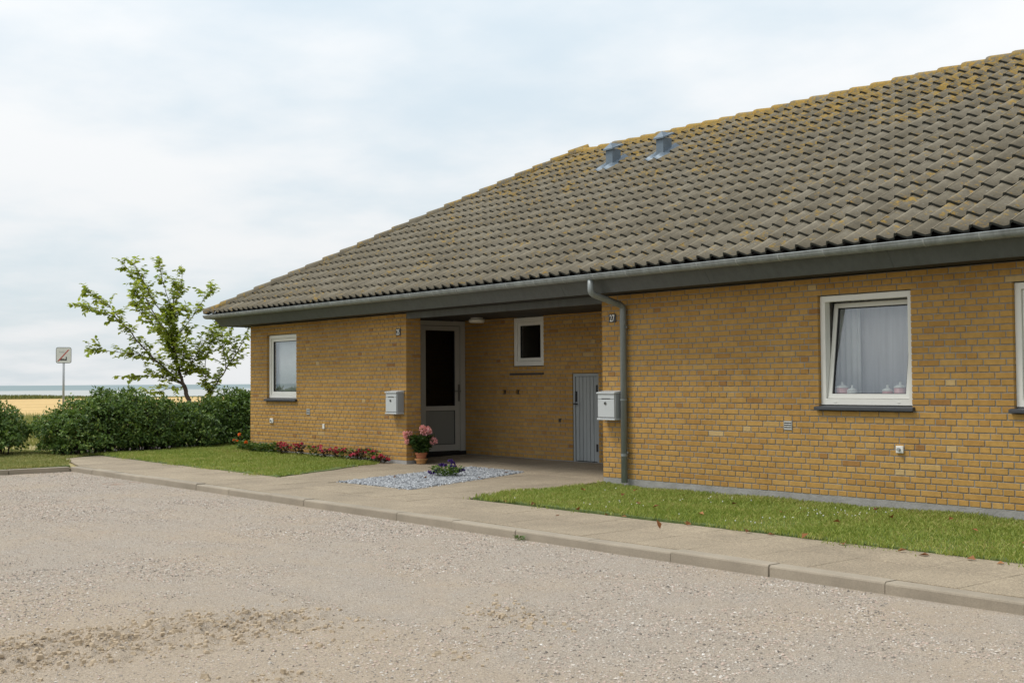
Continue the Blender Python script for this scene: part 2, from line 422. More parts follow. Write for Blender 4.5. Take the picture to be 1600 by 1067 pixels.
# sea
mt, t, b = nmat('sea_water')
sx = t.nodes.new('ShaderNodeSeparateXYZ'); t.links.new(wpos(t), sx.inputs[0])
n = tnoise(t, 0.012, 4, 0.6, sc=(1, 0.25, 1)); 
d = tmath(t, 'ADD', sx.outputs['X'], tmath(t, 'MULTIPLY', tmath(t, 'SUBTRACT', n, 0.5), 60.0))
shal = t.nodes.new('ShaderNodeMapRange'); shal.inputs['From Min'].default_value = -900; shal.inputs['From Max'].default_value = -740
t.links.new(d, shal.inputs['Value'])
c = mixc(t, shal.outputs[0], (0.23, 0.28, 0.29), (0.40, 0.41, 0.40))
w = tnoise(t, 0.02, 4, 0.65, sc=(1, 0.12, 1), off=(7, 3, 0))
sf = t.nodes.new('ShaderNodeMapRange'); sf.inputs['From Min'].default_value = -1500; sf.inputs['From Max'].default_value = -900
t.links.new(sx.outputs['X'], sf.inputs['Value'])
foam = tmath(t, 'MULTIPLY', ramp(t, w, [(0.57, 0.0), (0.62, 1.0)]), tmath(t, 'MULTIPLY', sf.outputs[0], tmath(t, 'SUBTRACT', 1.0, shal.outputs[0])))
c = mixc(t, tmath(t, 'MULTIPLY', foam, 0.8), c, (0.75, 0.76, 0.76))
t.links.new(c, b.inputs['Base Color']); b.inputs['Roughness'].default_value = 0.55
b.inputs['Specular IOR Level'].default_value = 0.0
bump(t, b, tnoise(t, 0.5, 4, 0.6, sc=(1, 0.4, 1)), 0.4, 0.4)
M['sea'] = mt
M['hedge'] = leafmat('rose_leaf', [(0.15, (0.045, 0.090, 0.022)), (0.45, (0.095, 0.165, 0.038)), (0.7, (0.165, 0.245, 0.055)), (0.88, (0.27, 0.31, 0.075)), (0.97, (0.38, 0.28, 0.07))], 0.3, 0.42)
M['treeleaf'] = leafmat('young_tree_leaf', [(0.15, (0.19, 0.265, 0.040)), (0.45, (0.30, 0.375, 0.060)), (0.7, (0.40, 0.45, 0.085)), (0.92, (0.50, 0.49, 0.13)), (1.0, (0.52, 0.36, 0.10))], 0.55, 0.45)
M['geranleaf'] = leafmat('geranium_leaf', [(0.2, (0.025, 0.055, 0.015)), (0.6, (0.055, 0.105, 0.022)), (1.0, (0.10, 0.16, 0.035))], 0.2)
M['greens'] = leafmat('bedding_leaf', [(0.2, (0.05, 0.10, 0.02)), (0.6, (0.10, 0.17, 0.03)), (1.0, (0.19, 0.23, 0.05))], 0.25)
M['darkleaf'] = leafmat('bronze_leaf', [(0.2, (0.045, 0.030, 0.018)), (0.6, (0.075, 0.055, 0.025)), (1.0, (0.09, 0.10, 0.03))], 0.15)
M['reed'] = leafmat('shore_reed', [(0.2, (0.11, 0.14, 0.04)), (0.6, (0.17, 0.19, 0.06)), (1.0, (0.27, 0.25, 0.10))], 0.15)
M['dock'] = leafmat('dry_dock', [(0.2, (0.26, 0.13, 0.06)), (1.0, (0.36, 0.20, 0.10))], 0.1)
M['deadleaf'] = leafmat('dead_leaf', [(0.1, (0.13, 0.055, 0.022)), (0.6, (0.26, 0.105, 0.035)), (1.0, (0.38, 0.17, 0.055))], 0.1, 0.7)
M['pink'] = leafmat('pink_petal', [(0.1, (0.80, 0.32, 0.36)), (0.6, (0.88, 0.46, 0.47)), (1.0, (0.93, 0.62, 0.61))], 0.3)
M['red'] = leafmat('red_petal', [(0.1, (0.40, 0.025, 0.060)), (0.6, (0.58, 0.06, 0.11)), (1.0, (0.72, 0.20, 0.24))], 0.2)
M['purple'] = leafmat('pansy_petal', [(0.1, (0.035, 0.012, 0.11)), (0.7, (0.075, 0.028, 0.21)), (1.0, (0.20, 0.13, 0.36))], 0.2)
M['orange'] = leafmat('marigold_petal', [(0.1, (0.75, 0.13, 0.02)), (1.0, (0.85, 0.24, 0.04))], 0.25)
M['clover'] = leafmat('clover_white', [(0.1, (0.60, 0.60, 0.52)), (1.0, (0.78, 0.78, 0.72))], 0.2)
M['hip'] = paint('rose_hip', (0.42, 0.06, 0.025), 0.35)
mt, t, b = nmat('bark')
n = tnoise(t, 9, 5, 0.65, sc=(1, 1, 0.3))
c = ramp(t, n, [(0.3, (0.055, 0.038, 0.028)), (0.6, (0.12, 0.080, 0.055)), (0.85, (0.20, 0.15, 0.115))])
t.links.new(c, b.inputs['Base Color']); b.inputs['Roughness'].default_value = 0.9
bump(t, b, n, 0.6, 0.01)
M['bark'] = mt
M['stem'] = paint('dark_stem', (0.035, 0.026, 0.018), 0.9)
M['greenstem'] = paint('green_stem', (0.075, 0.12, 0.03), 0.7)
M['boulder'] = paint('pale_boulder', (0.50, 0.49, 0.47), 0.85, 0, 0.3, 6, 0.5)

# ------------------------------------------------------------------ helpers: objects
def mesh_np(name, V, F):
    """V (n,3) float; F (k,3) or (k,4) int"""
    V = np.asarray(V, np.float32); F = np.asarray(F, np.int32)
    me = bpy.data.meshes.new(name)
    k = F.shape[1]
    me.vertices.add(len(V)); me.vertices.foreach_set('co', V.ravel())
    me.loops.add(F.size); me.loops.foreach_set('vertex_index', F.ravel())
    me.polygons.add(len(F))
    me.polygons.foreach_set('loop_start', np.arange(0, F.size, k, dtype=np.int32))
    me.polygons.foreach_set('loop_total', np.full(len(F), k, np.int32))
    me.update(calc_edges=True)
    me.polygons.foreach_set('use_smooth', np.zeros(len(F), bool))
    return me
def link(name, me, mat=None, parent=None, smooth=False):
    o = bpy.data.objects.new(name, me)
    COL.objects.link(o)
    if mat is not None and not me.materials: me.materials.append(M[mat] if isinstance(mat, str) else mat)
    if smooth and len(me.polygons): me.polygons.foreach_set('use_smooth', np.ones(len(me.polygons), bool))
    if parent is not None:
        o.parent = parent
        if parent.type == 'EMPTY': o.matrix_parent_inverse = Matrix.Translation(-Vector(parent.location))
    return o
def tag(o, label=None, cat=None, group=None, kind=None):
    if label: o['label'] = label
    if cat: o['category'] = cat
    if group: o['group'] = group
    if kind: o['kind'] = kind
    return o
def thing(name, loc, label, cat, group=None):
    o = bpy.data.objects.new(name, None); COL.objects.link(o)
    o.location = loc; o.empty_display_size = 0.2
    return tag(o, label, cat, group)

class MB:
    def __init__(s): s.V = []; s.F = []
    def add(s, V, F):
        k = len(s.V); s.V += [tuple(v) for v in V]; s.F += [tuple(i + k for i in f) for f in F]; return s
    def box(s, a, b):
        x0, y0, z0 = a; x1, y1, z1 = b
        return s.add([(x0, y0, z0), (x1, y0, z0), (x1, y1, z0), (x0, y1, z0), (x0, y0, z1), (x1, y0, z1), (x1, y1, z1), (x0, y1, z1)],
                     [(0, 3, 2, 1), (4, 5, 6, 7), (0, 1, 5, 4), (1, 2, 6, 5), (2, 3, 7, 6), (3, 0, 4, 7)])
    def quad(s, *p): return s.add(p, [tuple(range(len(p)))])
    def tube(s, pts, rad, n=8, caps=True):
        pts = [Vector(p) for p in pts]
        rs = rad if isinstance(rad, (list, tuple)) else [rad] * len(pts)
        V = []; F = []
        up = None
        for i, p in enumerate(pts):
            d = (pts[min(i + 1, len(pts) - 1)] - pts[max(i - 1, 0)]).normalized()
            if up is None:
                a = Vector((0, 0, 1)) if abs(d.z) < 0.9 else Vector((1, 0, 0))
                up = (a - d * a.dot(d)).normalized()
            else:
                up = (up - d * up.dot(d)).normalized()
            q = d.cross(up)
            for k in range(n):
                a = 2 * PI * k / n
                V.append(p + (up * math.cos(a) + q * math.sin(a)) * rs[i])
        for i in range(len(pts) - 1):
            for k in range(n):
                F.append((i * n + k, i * n + (k + 1) % n, (i + 1) * n + (k + 1) % n, (i + 1) * n + k))
        if caps:
            F.append(tuple(range(n))[::-1]); F.append(tuple(range((len(pts) - 1) * n, len(pts) * n)))
        return s.add(V, F)
    def lathe(s, c, prof, n=24):
        V = []; F = []
        for r, z in prof:
            for k in range(n):
                a = 2 * PI * k / n
                V.append((c[0] + r * math.cos(a), c[1] + r * math.sin(a), c[2] + z))
        for i in range(len(prof) - 1):
            for k in range(n):
                F.append((i * n + k, i * n + (k + 1) % n, (i + 1) * n + (k + 1) % n, (i + 1) * n + k))
        F.append(tuple(range(n))[::-1]); F.append(tuple(range((len(prof) - 1) * n, len(prof) * n)))
        return s.add(V, F)
    def mesh(s, name, bev=0, seg=1):
        me = bpy.data.meshes.new(name)
        me.from_pydata(s.V, [], s.F); me.update()
        bm = bmesh.new(); bm.from_mesh(me)
        bmesh.ops.recalc_face_normals(bm, faces=bm.faces)
        if bev:
            bmesh.ops.bevel(bm, geom=list(bm.edges), offset=bev, segments=seg, affect='EDGES', profile=0.6)
        bm.to_mesh(me); bm.free()
        return me
    def build(s, name, mat, parent=None, bev=0, seg=1, smooth=False):
        return link(name, s.mesh(name, bev, seg), mat, parent, smooth)

def box(name, a, b, mat, parent=None, bev=0.0, seg=1):
    return MB().box(a, b).build(name, mat, parent, bev, seg)

# ================================================================== SETTING
def gz(y):
    """height of the paved ground: a little fall from the house to the kerb"""
    return -0.055 + (0.026 * y if y > 0 else 0.011 * y)
GRAV = -0.178

big = MB().quad((-8.9, -3000, -0.40), (4000, -3000, -0.40), (4000, 3000, -0.40), (-8.9, 3000, -0.40)).build('ground', 'meadow')
tag(big, kind='structure')
# meadow between the hedge and the shore, gently falling
xs = np.concatenate([np.linspace(-8.9, -40, 60), np.linspace(-42, -128, 30), [-132]])
ys = np.concatenate([[-2500, -400], np.linspace(-80, 140, 110), [500, 2500]])
X, Y = np.meshgrid(xs, ys, indexing='ij')
Z = np.where(X > -13, -0.115, -0.115 - 0.12 * np.clip((-13 - X) / 30, 0, 1)) + 0.02 * np.sin(X * 1.3 + Y * 0.7)
Z = np.where(X < -130, -3.2, Z)
Z = np.where((X > -11.6) & (Y > -3.0), -0.16, Z)
V = np.stack([X.ravel(), Y.ravel(), Z.ravel()], 1)
ni, nj = X.shape
I, J = np.meshgrid(np.arange(ni - 1), np.arange(nj - 1), indexing='ij')
a = (I * nj + J).ravel()
F = np.stack([a, a + 1, a + nj + 1, a + nj], 1)
tag(link('meadow', mesh_np('meadow', V, F), 'meadow', smooth=True), kind='structure')
fld = MB().quad((-124, -60, -0.20), (-48, -60, -0.20), (-48, 120, -0.20), (-124, 120, -0.20)).build('stubble_field', 'stubble')
tag(fld, kind='structure')
sea = MB().quad((-40000, -40000, -2.3), (-126, -40000, -2.3), (-126, 40000, -2.3), (-40000, 40000, -2.3)).build('sea', 'sea')
tag(sea, kind='structure')

# ---- gravel lot: fine relief where the camera sees it
def vnoise(x, y, s, seed):
    """smooth value noise, numpy"""
    r = np.random.default_rng(seed); T = r.random((64, 64))
    x = x * s; y = y * s
    xi = np.floor(x).astype(int); yi = np.floor(y).astype(int)
    fx = x - xi; fy = y - yi
    fx = fx * fx * (3 - 2 * fx); fy = fy * fy * (3 - 2 * fy)
    g = lambda i, j: T[i % 64, j % 64]
    return (g(xi, yi) * (1 - fx) + g(xi + 1, yi) * fx) * (1 - fy) + (g(xi, yi + 1) * (1 - fx) + g(xi + 1, yi + 1) * fx) * fy
def mound_mask(x, y):
    """the churned, sandy ridge in the near left"""
    wv = 0.30 * (vnoise(x, y, 1.3, 5) - 0.5)
    ax = 5.28 - 0.18 * np.sin((y + 9.2) * 1.5) + wv
    a = np.exp(-(np.abs(x - ax) / 0.46) ** 3) * np.clip((y + 10.4) / 0.5, 0, 1) * np.clip((-7.0 - y) / 0.7, 0, 1)
    a = np.maximum(a, 0.45 * np.exp(-((x - 6.5) / 0.9) ** 2 - ((y + 7.9) / 0.7) ** 2) * (vnoise(x, y, 2.4, 6) > 0.4))
    b2 = 0.6 * np.exp(-((x - 6.05 + 0.4 * (y + 6.48)) / 0.42) ** 2 - ((y + 6.48) / 0.40) ** 2) * (0.4 + vnoise(x, y, 3.0, 7))
    return np.clip(a + b2, 0, 1)
def gravel_z(x, y):
    z = GRAV + 0.020 * (vnoise(x, y, 0.5, 1) - 0.5) + 0.010 * (vnoise(x, y, 2.3, 2) - 0.5) + 0.005 * (vnoise(x, y, 7, 3) - 0.5) + 0.004 * (vnoise(x, y, 19, 31) - 0.5)
    mm = mound_mask(x, y)
    rough = (vnoise(x, y, 5.0, 8) - 0.45) * 0.7 + (vnoise(x, y, 11, 9) - 0.5) * 0.7 + (vnoise(x, y, 24, 10) - 0.5) * 0.6
    z = z + mm * (0.016 + 0.085 * rough)
    # wheel tracks running past the house
    for (cx0, cy0, k) in ((0.0, -5.6, 0.10), (0.0, -7.0, 0.10)):
        w = y - (cy0 + k * np.sin(x * 0.35))
        z = z - 0.010 * np.exp(-(w / 0.16) ** 2) + 0.007 * np.exp(-((np.abs(w) - 0.27) / 0.08) ** 2)
    edge = np.clip((y + 4.15) / 0.12, 0, 1)
    return z * (1 - edge) + edge * (GRAV - 0.004)
def grid_sheet(x0, x1, y0, y1, step):
    xs = np.arange(x0, x1 + 1e-6, step); ys = np.arange(y0, y1 + 1e-6, step)
    X, Y = np.meshgrid(xs, ys, indexing='ij')
    Zv = gravel_z(X, Y)
    V = np.stack([X.ravel(), Y.ravel(), Zv.ravel()], 1)
    ni, nj = X.shape
    I, J = np.meshgrid(np.arange(ni - 1), np.arange(nj - 1), indexing='ij')
    a = (I * nj + J).ravel()
    return V, np.stack([a, a + nj, a + nj + 1, a + 1], 1)
V1, F1 = grid_sheet(-8.85, 3.06, -10.6, -3.9, 0.05)
V2, F2 = grid_sheet(2.99, 10.5, -10.6, -3.9, 0.024)
lot_me = mesh_np('gravel_yard', np.concatenate([V1, V2]), np.concatenate([F1, F2 + len(V1)]))
lv = np.concatenate([V1, V2]); sv_ = np.clip(1.5 * np.exp(-((lv[:, 0] - 5.9) / 1.5) ** 2 - ((lv[:, 1] + 8.9) / 1.9) ** 2) + 0.5 * (vnoise(lv[:, 0], lv[:, 1], 0.7, 33) - 0.45), 0, 1)
at_ = lot_me.attributes.new('sand', 'FLOAT', 'POINT'); at_.data.foreach_set('value', sv_.astype(np.float32))
lot = link('gravel_yard', lot_me, 'gravel', smooth=True)
tag(lot, kind='structure')
out = MB()
for a4 in (((-8.85, -60), (60, -10.6)), ((10.5, -10.6), (60, -3.9))):
    (x0, y0), (x1, y1) = a4
    out.quad((x0, y0, GRAV), (x1, y0, GRAV), (x1, y1, GRAV), (x0, y1, GRAV))
tag(out.build('gravel_yard', 'gravel'), kind='structure')

OCT = np.array([(1, 0, 0), (-1, 0, 0), (0, 1, 0), (0, -1, 0), (0, 0, 1), (0, 0, -1)], float)
OCF = np.array([(0, 2, 4), (2, 1, 4), (1, 3, 4), (3, 0, 4), (2, 0, 5), (1, 2, 5), (3, 1, 5), (0, 3, 5)])
CUB = np.array([(-.9, -.8, -.7), (.8, -.9, -.7), (.9, .8, -.7), (-.8, .9, -.7), (-.6, -.55, .7), (.55, -.6, .65), (.6, .5, .75), (-.5, .6, .6)], float)
CUF = np.array([(0, 3, 2), (0, 2, 1), (4, 5, 6), (4, 6, 7), (0, 1, 5), (0, 5, 4), (1, 2, 6), (1, 6, 5), (2, 3, 7), (2, 7, 6), (3, 0, 4), (3, 4, 7)])
def rocks(P, size, flat=0.6, shape='c'):
    """many small stones as one mesh"""
    n = len(P)
    B, BF = (CUB, CUF) if shape == 'c' else (OCT, OCF)
    k = len(B)
    ang = rng.random(n) * 2 * PI
    sx = size * (0.7 + 0.6 * rng.random(n)); sy = size * (0.5 + 0.5 * rng.random(n)); sz = size * flat * (0.6 + 0.7 * rng.random(n))
    b = B[None] * (1 + 0.35 * (rng.random((n, k, 1)) - 0.5))
    L = b * np.stack([sx, sy, sz], 1)[:, None, :]
    tl = (rng.random(n) - 0.5) * 0.7
    c, s = np.cos(tl)[:, None], np.sin(tl)[:, None]
    y, z = L[..., 1] * c - L[..., 2] * s, L[..., 1] * s + L[..., 2] * c
    c, s = np.cos(ang)[:, None], np.sin(ang)[:, None]
    V = np.stack([L[..., 0] * c - y * s, L[..., 0] * s + y * c, z], 2) + P[:, None, :]
    F = BF[None] + (np.arange(n) * k)[:, None, None]
    return V.reshape(-1, 3), F.reshape(-1, 3)
# loose pebbles, denser close to the camera, gathered in drifts
n = 400000
px_ = rng.uniform(-8.7, 9.8, n); py_ = rng.uniform(-10.2, -4.03, n)
d2 = np.hypot(px_ - CAM_POS.x, py_ - CAM_POS.y)
den_ = vnoise(px_, py_, 0.8, 21) * 0.55 + vnoise(px_, py_, 3.1, 22) * 0.45
kp = (rng.random(n) < np.clip((den_ - 0.34) * 4.0, 0.35, 1) * np.clip(1.35 - d2 / 22, 0.25, 1))
kp &= (rng.random(n) > np.clip(mound_mask(px_, py_) * 0.7 + 0.75 * np.exp(-((px_ - 5.9) / 1.3) ** 2 - ((py_ + 8.9) / 1.7) ** 2), 0, 0.85))
px_, py_, d2 = px_[kp], py_[kp], d2[kp]; den_ = den_[kp]
# only where the camera (or one a step aside) can see
dirx, diry = px_ - CAM_POS.x, py_ - CAM_POS.y
fw = dirx * CF.x + diry * CF.y; rt = dirx * CR.x + diry * CR.y
kp = (fw > 3) & (np.abs(rt) / fw < 0.56)
px_, py_, d2 = px_[kp], py_[kp], d2[kp]; kp0 = kp
size = 0.0026 + 0.0065 * rng.random(len(px_)) ** 3.2 * (0.7 + 0.9 * np.clip((den_[kp0] - 0.45) * 4, 0, 1)) + np.clip(d2 - 8, 0, 12) * 0.00030
P = np.stack([px_, py_, gravel_z(px_, py_) + size * 0.15], 1)
V, F = rocks(P, size, 0.6, 'o')
tag(link('loose_gravel', mesh_np('loose_gravel', V, F), 'pebble'), 'loose pebbles and shell bits strewn over the sandy yard', 'gravel', kind='stuff')
# clods of damp sand on the churned ridge
n = 42000
qx = rng.uniform(3.6, 8.6, n); qy = rng.uniform(-10, -5.8, n)
kp = rng.random(n) < mound_mask(qx, qy) ** 1.5
qx, qy = qx[kp], qy[kp]
size = 0.004 + 0.017 * rng.random(len(qx)) ** 4
V, F = rocks(np.stack([qx, qy, gravel_z(qx, qy) + size * 0.2], 1), size, 0.75)
tag(link('sand_clods', mesh_np('sand_clods', V, F), 'clod'), 'churned clods of sand in the nearest left part of the yard', 'sand', kind='stuff')

# ---- kerb
kerb = MB().box((-8.80, -3.985, -0.45), (10.4, -3.865, gz(-4) - 0.03)).box((-8.88, -14, -0.45), (-8.80, -3.865, gz(-4) - 0.03)).build('kerb', 'joint')
tag(kerb, kind='structure')
x = 10.95
i = 0
while x > -8.7:
    x1 = x; x0 = max(x - 0.985, -8.78)
    dz = random.uniform(-0.006, 0.006); dy = random.uniform(-0.006, 0.006)
    mb = MB()
    yf, yb = -4.0 + dy, -3.862 + dy * 0.5
    zt = gz(-4) + dz + random.uniform(-0.003, 0.003)
    c_ = 0.016
    V = []
    for xx, za in ((x0 + 0.002, zt), (x1 - 0.002, zt + random.uniform(-0.004, 0.004))):
        V += [(xx, yf - 0.008, -0.40), (xx, yf, za - c_), (xx, yf + c_ * 0.35, za - c_ * 0.35), (xx, yf + c_, za), (xx, yb, za), (xx, yb, -0.40)]
    F = [(k, (k + 1) % 6, 6 + (k + 1) % 6, 6 + k) for k in range(6)] + [(5, 4, 3, 2, 1, 0), (6, 7, 8, 9, 10, 11)]
    mb.add(V, F)
    mb.build('kerb_stone', 'kerb', kerb)
    x = x0 - 0.002
y = -4.02
while y > -12:
    dz = random.uniform(-0.008, 0.006)
    box('kerb_stone', (-8.90, y - 0.98, -0.40), (-8.765, y, gz(-4) + dz), 'kerb', kerb, 0.012, 2)
    y -= 0.99

# ---- pavement slabs (60 x 60 cm, sandy joints)
def inside(poly, x, y):
    c = False; n = len(poly); j = n - 1
    for i in range(n):
        (xi, yi), (xj, yj) = poly[i], poly[j]
        if (yi > y) != (yj > y) and x < (xj - xi) * (y - yi) / (yj - yi) + xi: c = not c
        j = i
    return c
def inside_np(poly, x, y):
    c = np.zeros(len(x), bool); n = len(poly); j = n - 1
    for i in range(n):
        (xi, yi), (xj, yj) = poly[i], poly[j]
        if yi != yj:
            c ^= ((yi > y) != (yj > y)) & (x < (xj - xi) * (y - yi) / (yj - yi) + xi)
        j = i
    return c
PAVE = [(-8.80, -3.865), (9.5, -3.865), (9.5, -2.62), (0.45, -2.5), (0.02, -0.004), (0.02, 1.905), (-5.58, 1.905), (-5.58, 0.25), (-4.65, 0.25), (-4.65, -0.004), (-5.40, -0.004), (-4.02, -2.62), (-11.4, -2.58), (-11.0, -3.36), (-9.0, -3.86)]
BED = [(-2.62, -2.47), (-3.28, 0.26), (-1.93, 0.20), (-0.98, -2.40)]
PIECES = [[(-8.80, -3.865), (9.5, -3.865), (9.5, -2.62), (-8.80, -2.62)], [(-8.80, -3.85), (-8.80, -2.61), (-11.35, -2.58), (-11.0, -3.36)],
          [(-4.02, -2.62), (0.46, -2.62), (0.0, -0.004), (-5.38, -0.004)], [(-4.65, -0.004), (0.0, -0.004), (0.0, 1.9), (-4.65, 1.9)], [(-5.58, 0.3), (-4.65, 0.3), (-4.65, 1.9), (-5.58, 1.9)]]
pb = MB()
for k_, pc_ in enumerate(PIECES): pb.quad(*[(x, y, gz(y) - 0.006 - 0.0006 * k_) for x, y in pc_])
pav = pb.mesh('pavement')
pav = link('pavement', pav, 'joint')
tag(pav, kind='structure')
def clip_poly(sub, poly):
    """Sutherland-Hodgman: clip polygon `sub` to convex polygon `poly` (ccw)"""
    outp = sub
    n = len(poly)
    for i in range(n):
        ax, ay = poly[i]; bx2, by2 = poly[(i + 1) % n]
        inp = outp; outp = []
        if not inp: return []
        side = lambda p: (bx2 - ax) * (p[1] - ay) - (by2 - ay) * (p[0] - ax)
        for k in range(len(inp)):
            p, q = inp[k], inp[(k + 1) % len(inp)]
            sp, sq = side(p), side(q)
            if sp >= 0: outp.append(p)
            if (sp >= 0) != (sq >= 0):
                tt = sp / (sp - sq)
                outp.append((p[0] + tt * (q[0] - p[0]), p[1] + tt * (q[1] - p[1])))
    return outp
def slab(pts, mat='slab'):
    if len(pts) < 3: return
    area = abs(sum(pts[k][0] * pts[(k + 1) % len(pts)][1] - pts[(k + 1) % len(pts)][0] * pts[k][1] for k in range(len(pts)))) / 2
    if area < 0.012: return
    cx0 = sum(p[0] for p in pts) / len(pts); cy0 = sum(p[1] for p in pts) / len(pts)
    dz = random.uniform(-0.0015, 0.0015); tx = random.uniform(-0.004, 0.004); ty = random.uniform(-0.004, 0.004)
    zf = lambda x, y: gz(y) + dz + tx * (x - cx0) + ty * (y - cy0)
    mb = MB(); nn = len(pts)
    ins = [(cx0 + (x - cx0) * 0.99, cy0 + (y - cy0) * 0.99) for x, y in pts]
    V = [(x, y, zf(x, y) - 0.05) for x, y in pts] + [(x, y, zf(x, y) - 0.0025) for x, y in pts] + [(x, y, zf(x, y)) for x, y in ins]
    F = [(k, (k + 1) % nn, nn + (k + 1) % nn, nn + k) for k in range(nn)] + [(nn + k, nn + (k + 1) % nn, 2 * nn + (k + 1) % nn, 2 * nn + k) for k in range(nn)] + [tuple(range(2 * nn, 3 * nn))]
    mb.add(V, F); mb.build('paving_slab', mat, pav)
def tiles_in(region, dx, dy, x0, y0, skip=None, stag=0.0):
    xs_ = [p[0] for p in region]; ys_ = [p[1] for p in region]
    jy = 0; y = y0
    while y < max(ys_):
        x = x0 + (stag if jy % 2 else 0)
        while x < max(xs_):
            if x + dx > min(xs_) and y + dy > min(ys_):
                g = 0.002
                q = [(x + g, y + g), (x + dx - g, y + g), (x + dx - g, y + dy - g), (x + g, y + dy - g)]
                q = clip_poly(q, region)
                if q:
                    slab(q)
            x += dx
        y += dy; jy += 1
# the path along the kerb: two rows
tiles_in([(-8.80, -3.86), (9.5, -3.86), (9.5, -2.63), (-8.80, -2.63)], 0.61, 0.613, -9.0, -3.858)
tiles_in([(-8.81, -3.84), (-8.81, -2.61), (-11.3, -2.59), (-10.95, -3.36)], 0.61, 0.613, -11.44, -3.858)
# the entrance: skewed strips round the white bed
tiles_in([(-4.02, -2.62), (-2.66, -2.62), (-3.345, 0.305), (-4.66, 0.305), (-5.36, -0.02)], 0.61, 0.613, -5.75, -2.62)
tiles_in([(-5.57, 0.31), (-3.345, 0.31), (-3.345, 1.89), (-5.57, 1.89)], 0.61, 0.613, -5.75, -2.62)
tiles_in([(-3.335, 0.275), (-1.90, 0.215), (0.0, 0.14), (0.0, 1.89), (-3.335, 1.89)], 0.61, 0.613, -5.75, -2.62)
tiles_in([(-0.94, -2.62), (0.46, -2.62), (0.44, -2.45), (0.0, 0.13), (-1.89, 0.205)], 0.61, 0.613, -5.75, -2.62)
tiles_in([(-2.65, -2.62), (-0.95, -2.62), (-0.99, -2.43), (-2.65, -2.50)], 0.61, 0.613, -5.75, -2.62)

# ---- white chipping bed
bedm = bpy.data.meshes.new('chipping_bed')
bm = bmesh.new()
bm.faces.new([bm.verts.new((x, y, gz(y) - 0.006)) for x, y in BED][::-1]); bm.to_mesh(bedm); bm.free()
bed = tag(link('chipping_bed', bedm, 'chipbase'), kind='structure')
n = 26000
qx = rng.uniform(-3.4, -0.9, n); qy = rng.uniform(-2.55, 0.35, n)
jx = qx + rng.normal(0, 0.035, n); jy = qy + rng.normal(0, 0.03, n)
kp = inside_np(BED, jx, jy); qx, qy = qx[kp], qy[kp]
size = 0.009 + 0.011 * rng.random(len(qx))
g_ = np.where(qy > 0, -0.055 + 0.026 * qy, -0.055 + 0.011 * qy)
V, F = rocks(np.stack([qx, qy, g_ + 0.003 + 0.008 * rng.random(len(qx))], 1), size, 0.65)
tag(link('white_chippings', mesh_np('white_chippings', V, F), 'chip'), 'white stone chippings filling the slanted bed before the entrance', 'chippings', kind='stuff')

# ---- lawns
LAWN_R = [(0.47, -2.53), (0.36, -1.9), (0.06, -0.03), (9.5, -0.03), (9.5, -1.9), (9.5, -2.66)]
LAWN_L = [(-11.5, -2.55), (-4.05, -2.66), (-4.5, -1.5), (-5.35, -0.06), (-10.10, -0.06), (-10.10, 2.2), (-12.9, 2.2), (-12.0, -1.0), (-11.7, -2.0)]
VERGE = [(-16, -12), (-8.95, -12), (-8.95, -3.95), (-10.9, -3.42), (-11.45, -2.6), (-13, -2.6), (-16, -4)]
def lr(y): return 0.012 - 0.047 * max(0.0, 1 + y / 1.9)
def lawn(name, poly, lift):
    if lift is None: lf = lr
    else: lf = lambda y: lift
    me = bpy.data.meshes.new(name); bm = bmesh.new()
    top = [bm.verts.new((x, y, gz(y) + lf(y))) for x, y in poly]
    bot = [bm.verts.new((x, y, gz(y) - 0.30)) for x, y in poly]
    if lift is None: fs = [bm.faces.new([top[k] for k in q]) for q in ((0, 1, 4, 5), (1, 2, 3, 4))]
    else: fs = [bm.faces.new(top)]
    for k in range(len(poly)):
        bm.faces.new((top[k], bot[k], bot[(k + 1) % len(poly)], top[(k + 1) % len(poly)]))
    bmesh.ops.triangulate(bm, faces=fs)
    bmesh.ops.recalc_face_normals(bm, faces=bm.faces)
    bm.to_mesh(me); bm.free()
    return tag(link(name, me, 'lawn'), kind='structure')
lawn('lawn', LAWN_R, None); lawn('lawn', LAWN_L, 0.012); lawn('grass_verge', VERGE, 0.006)
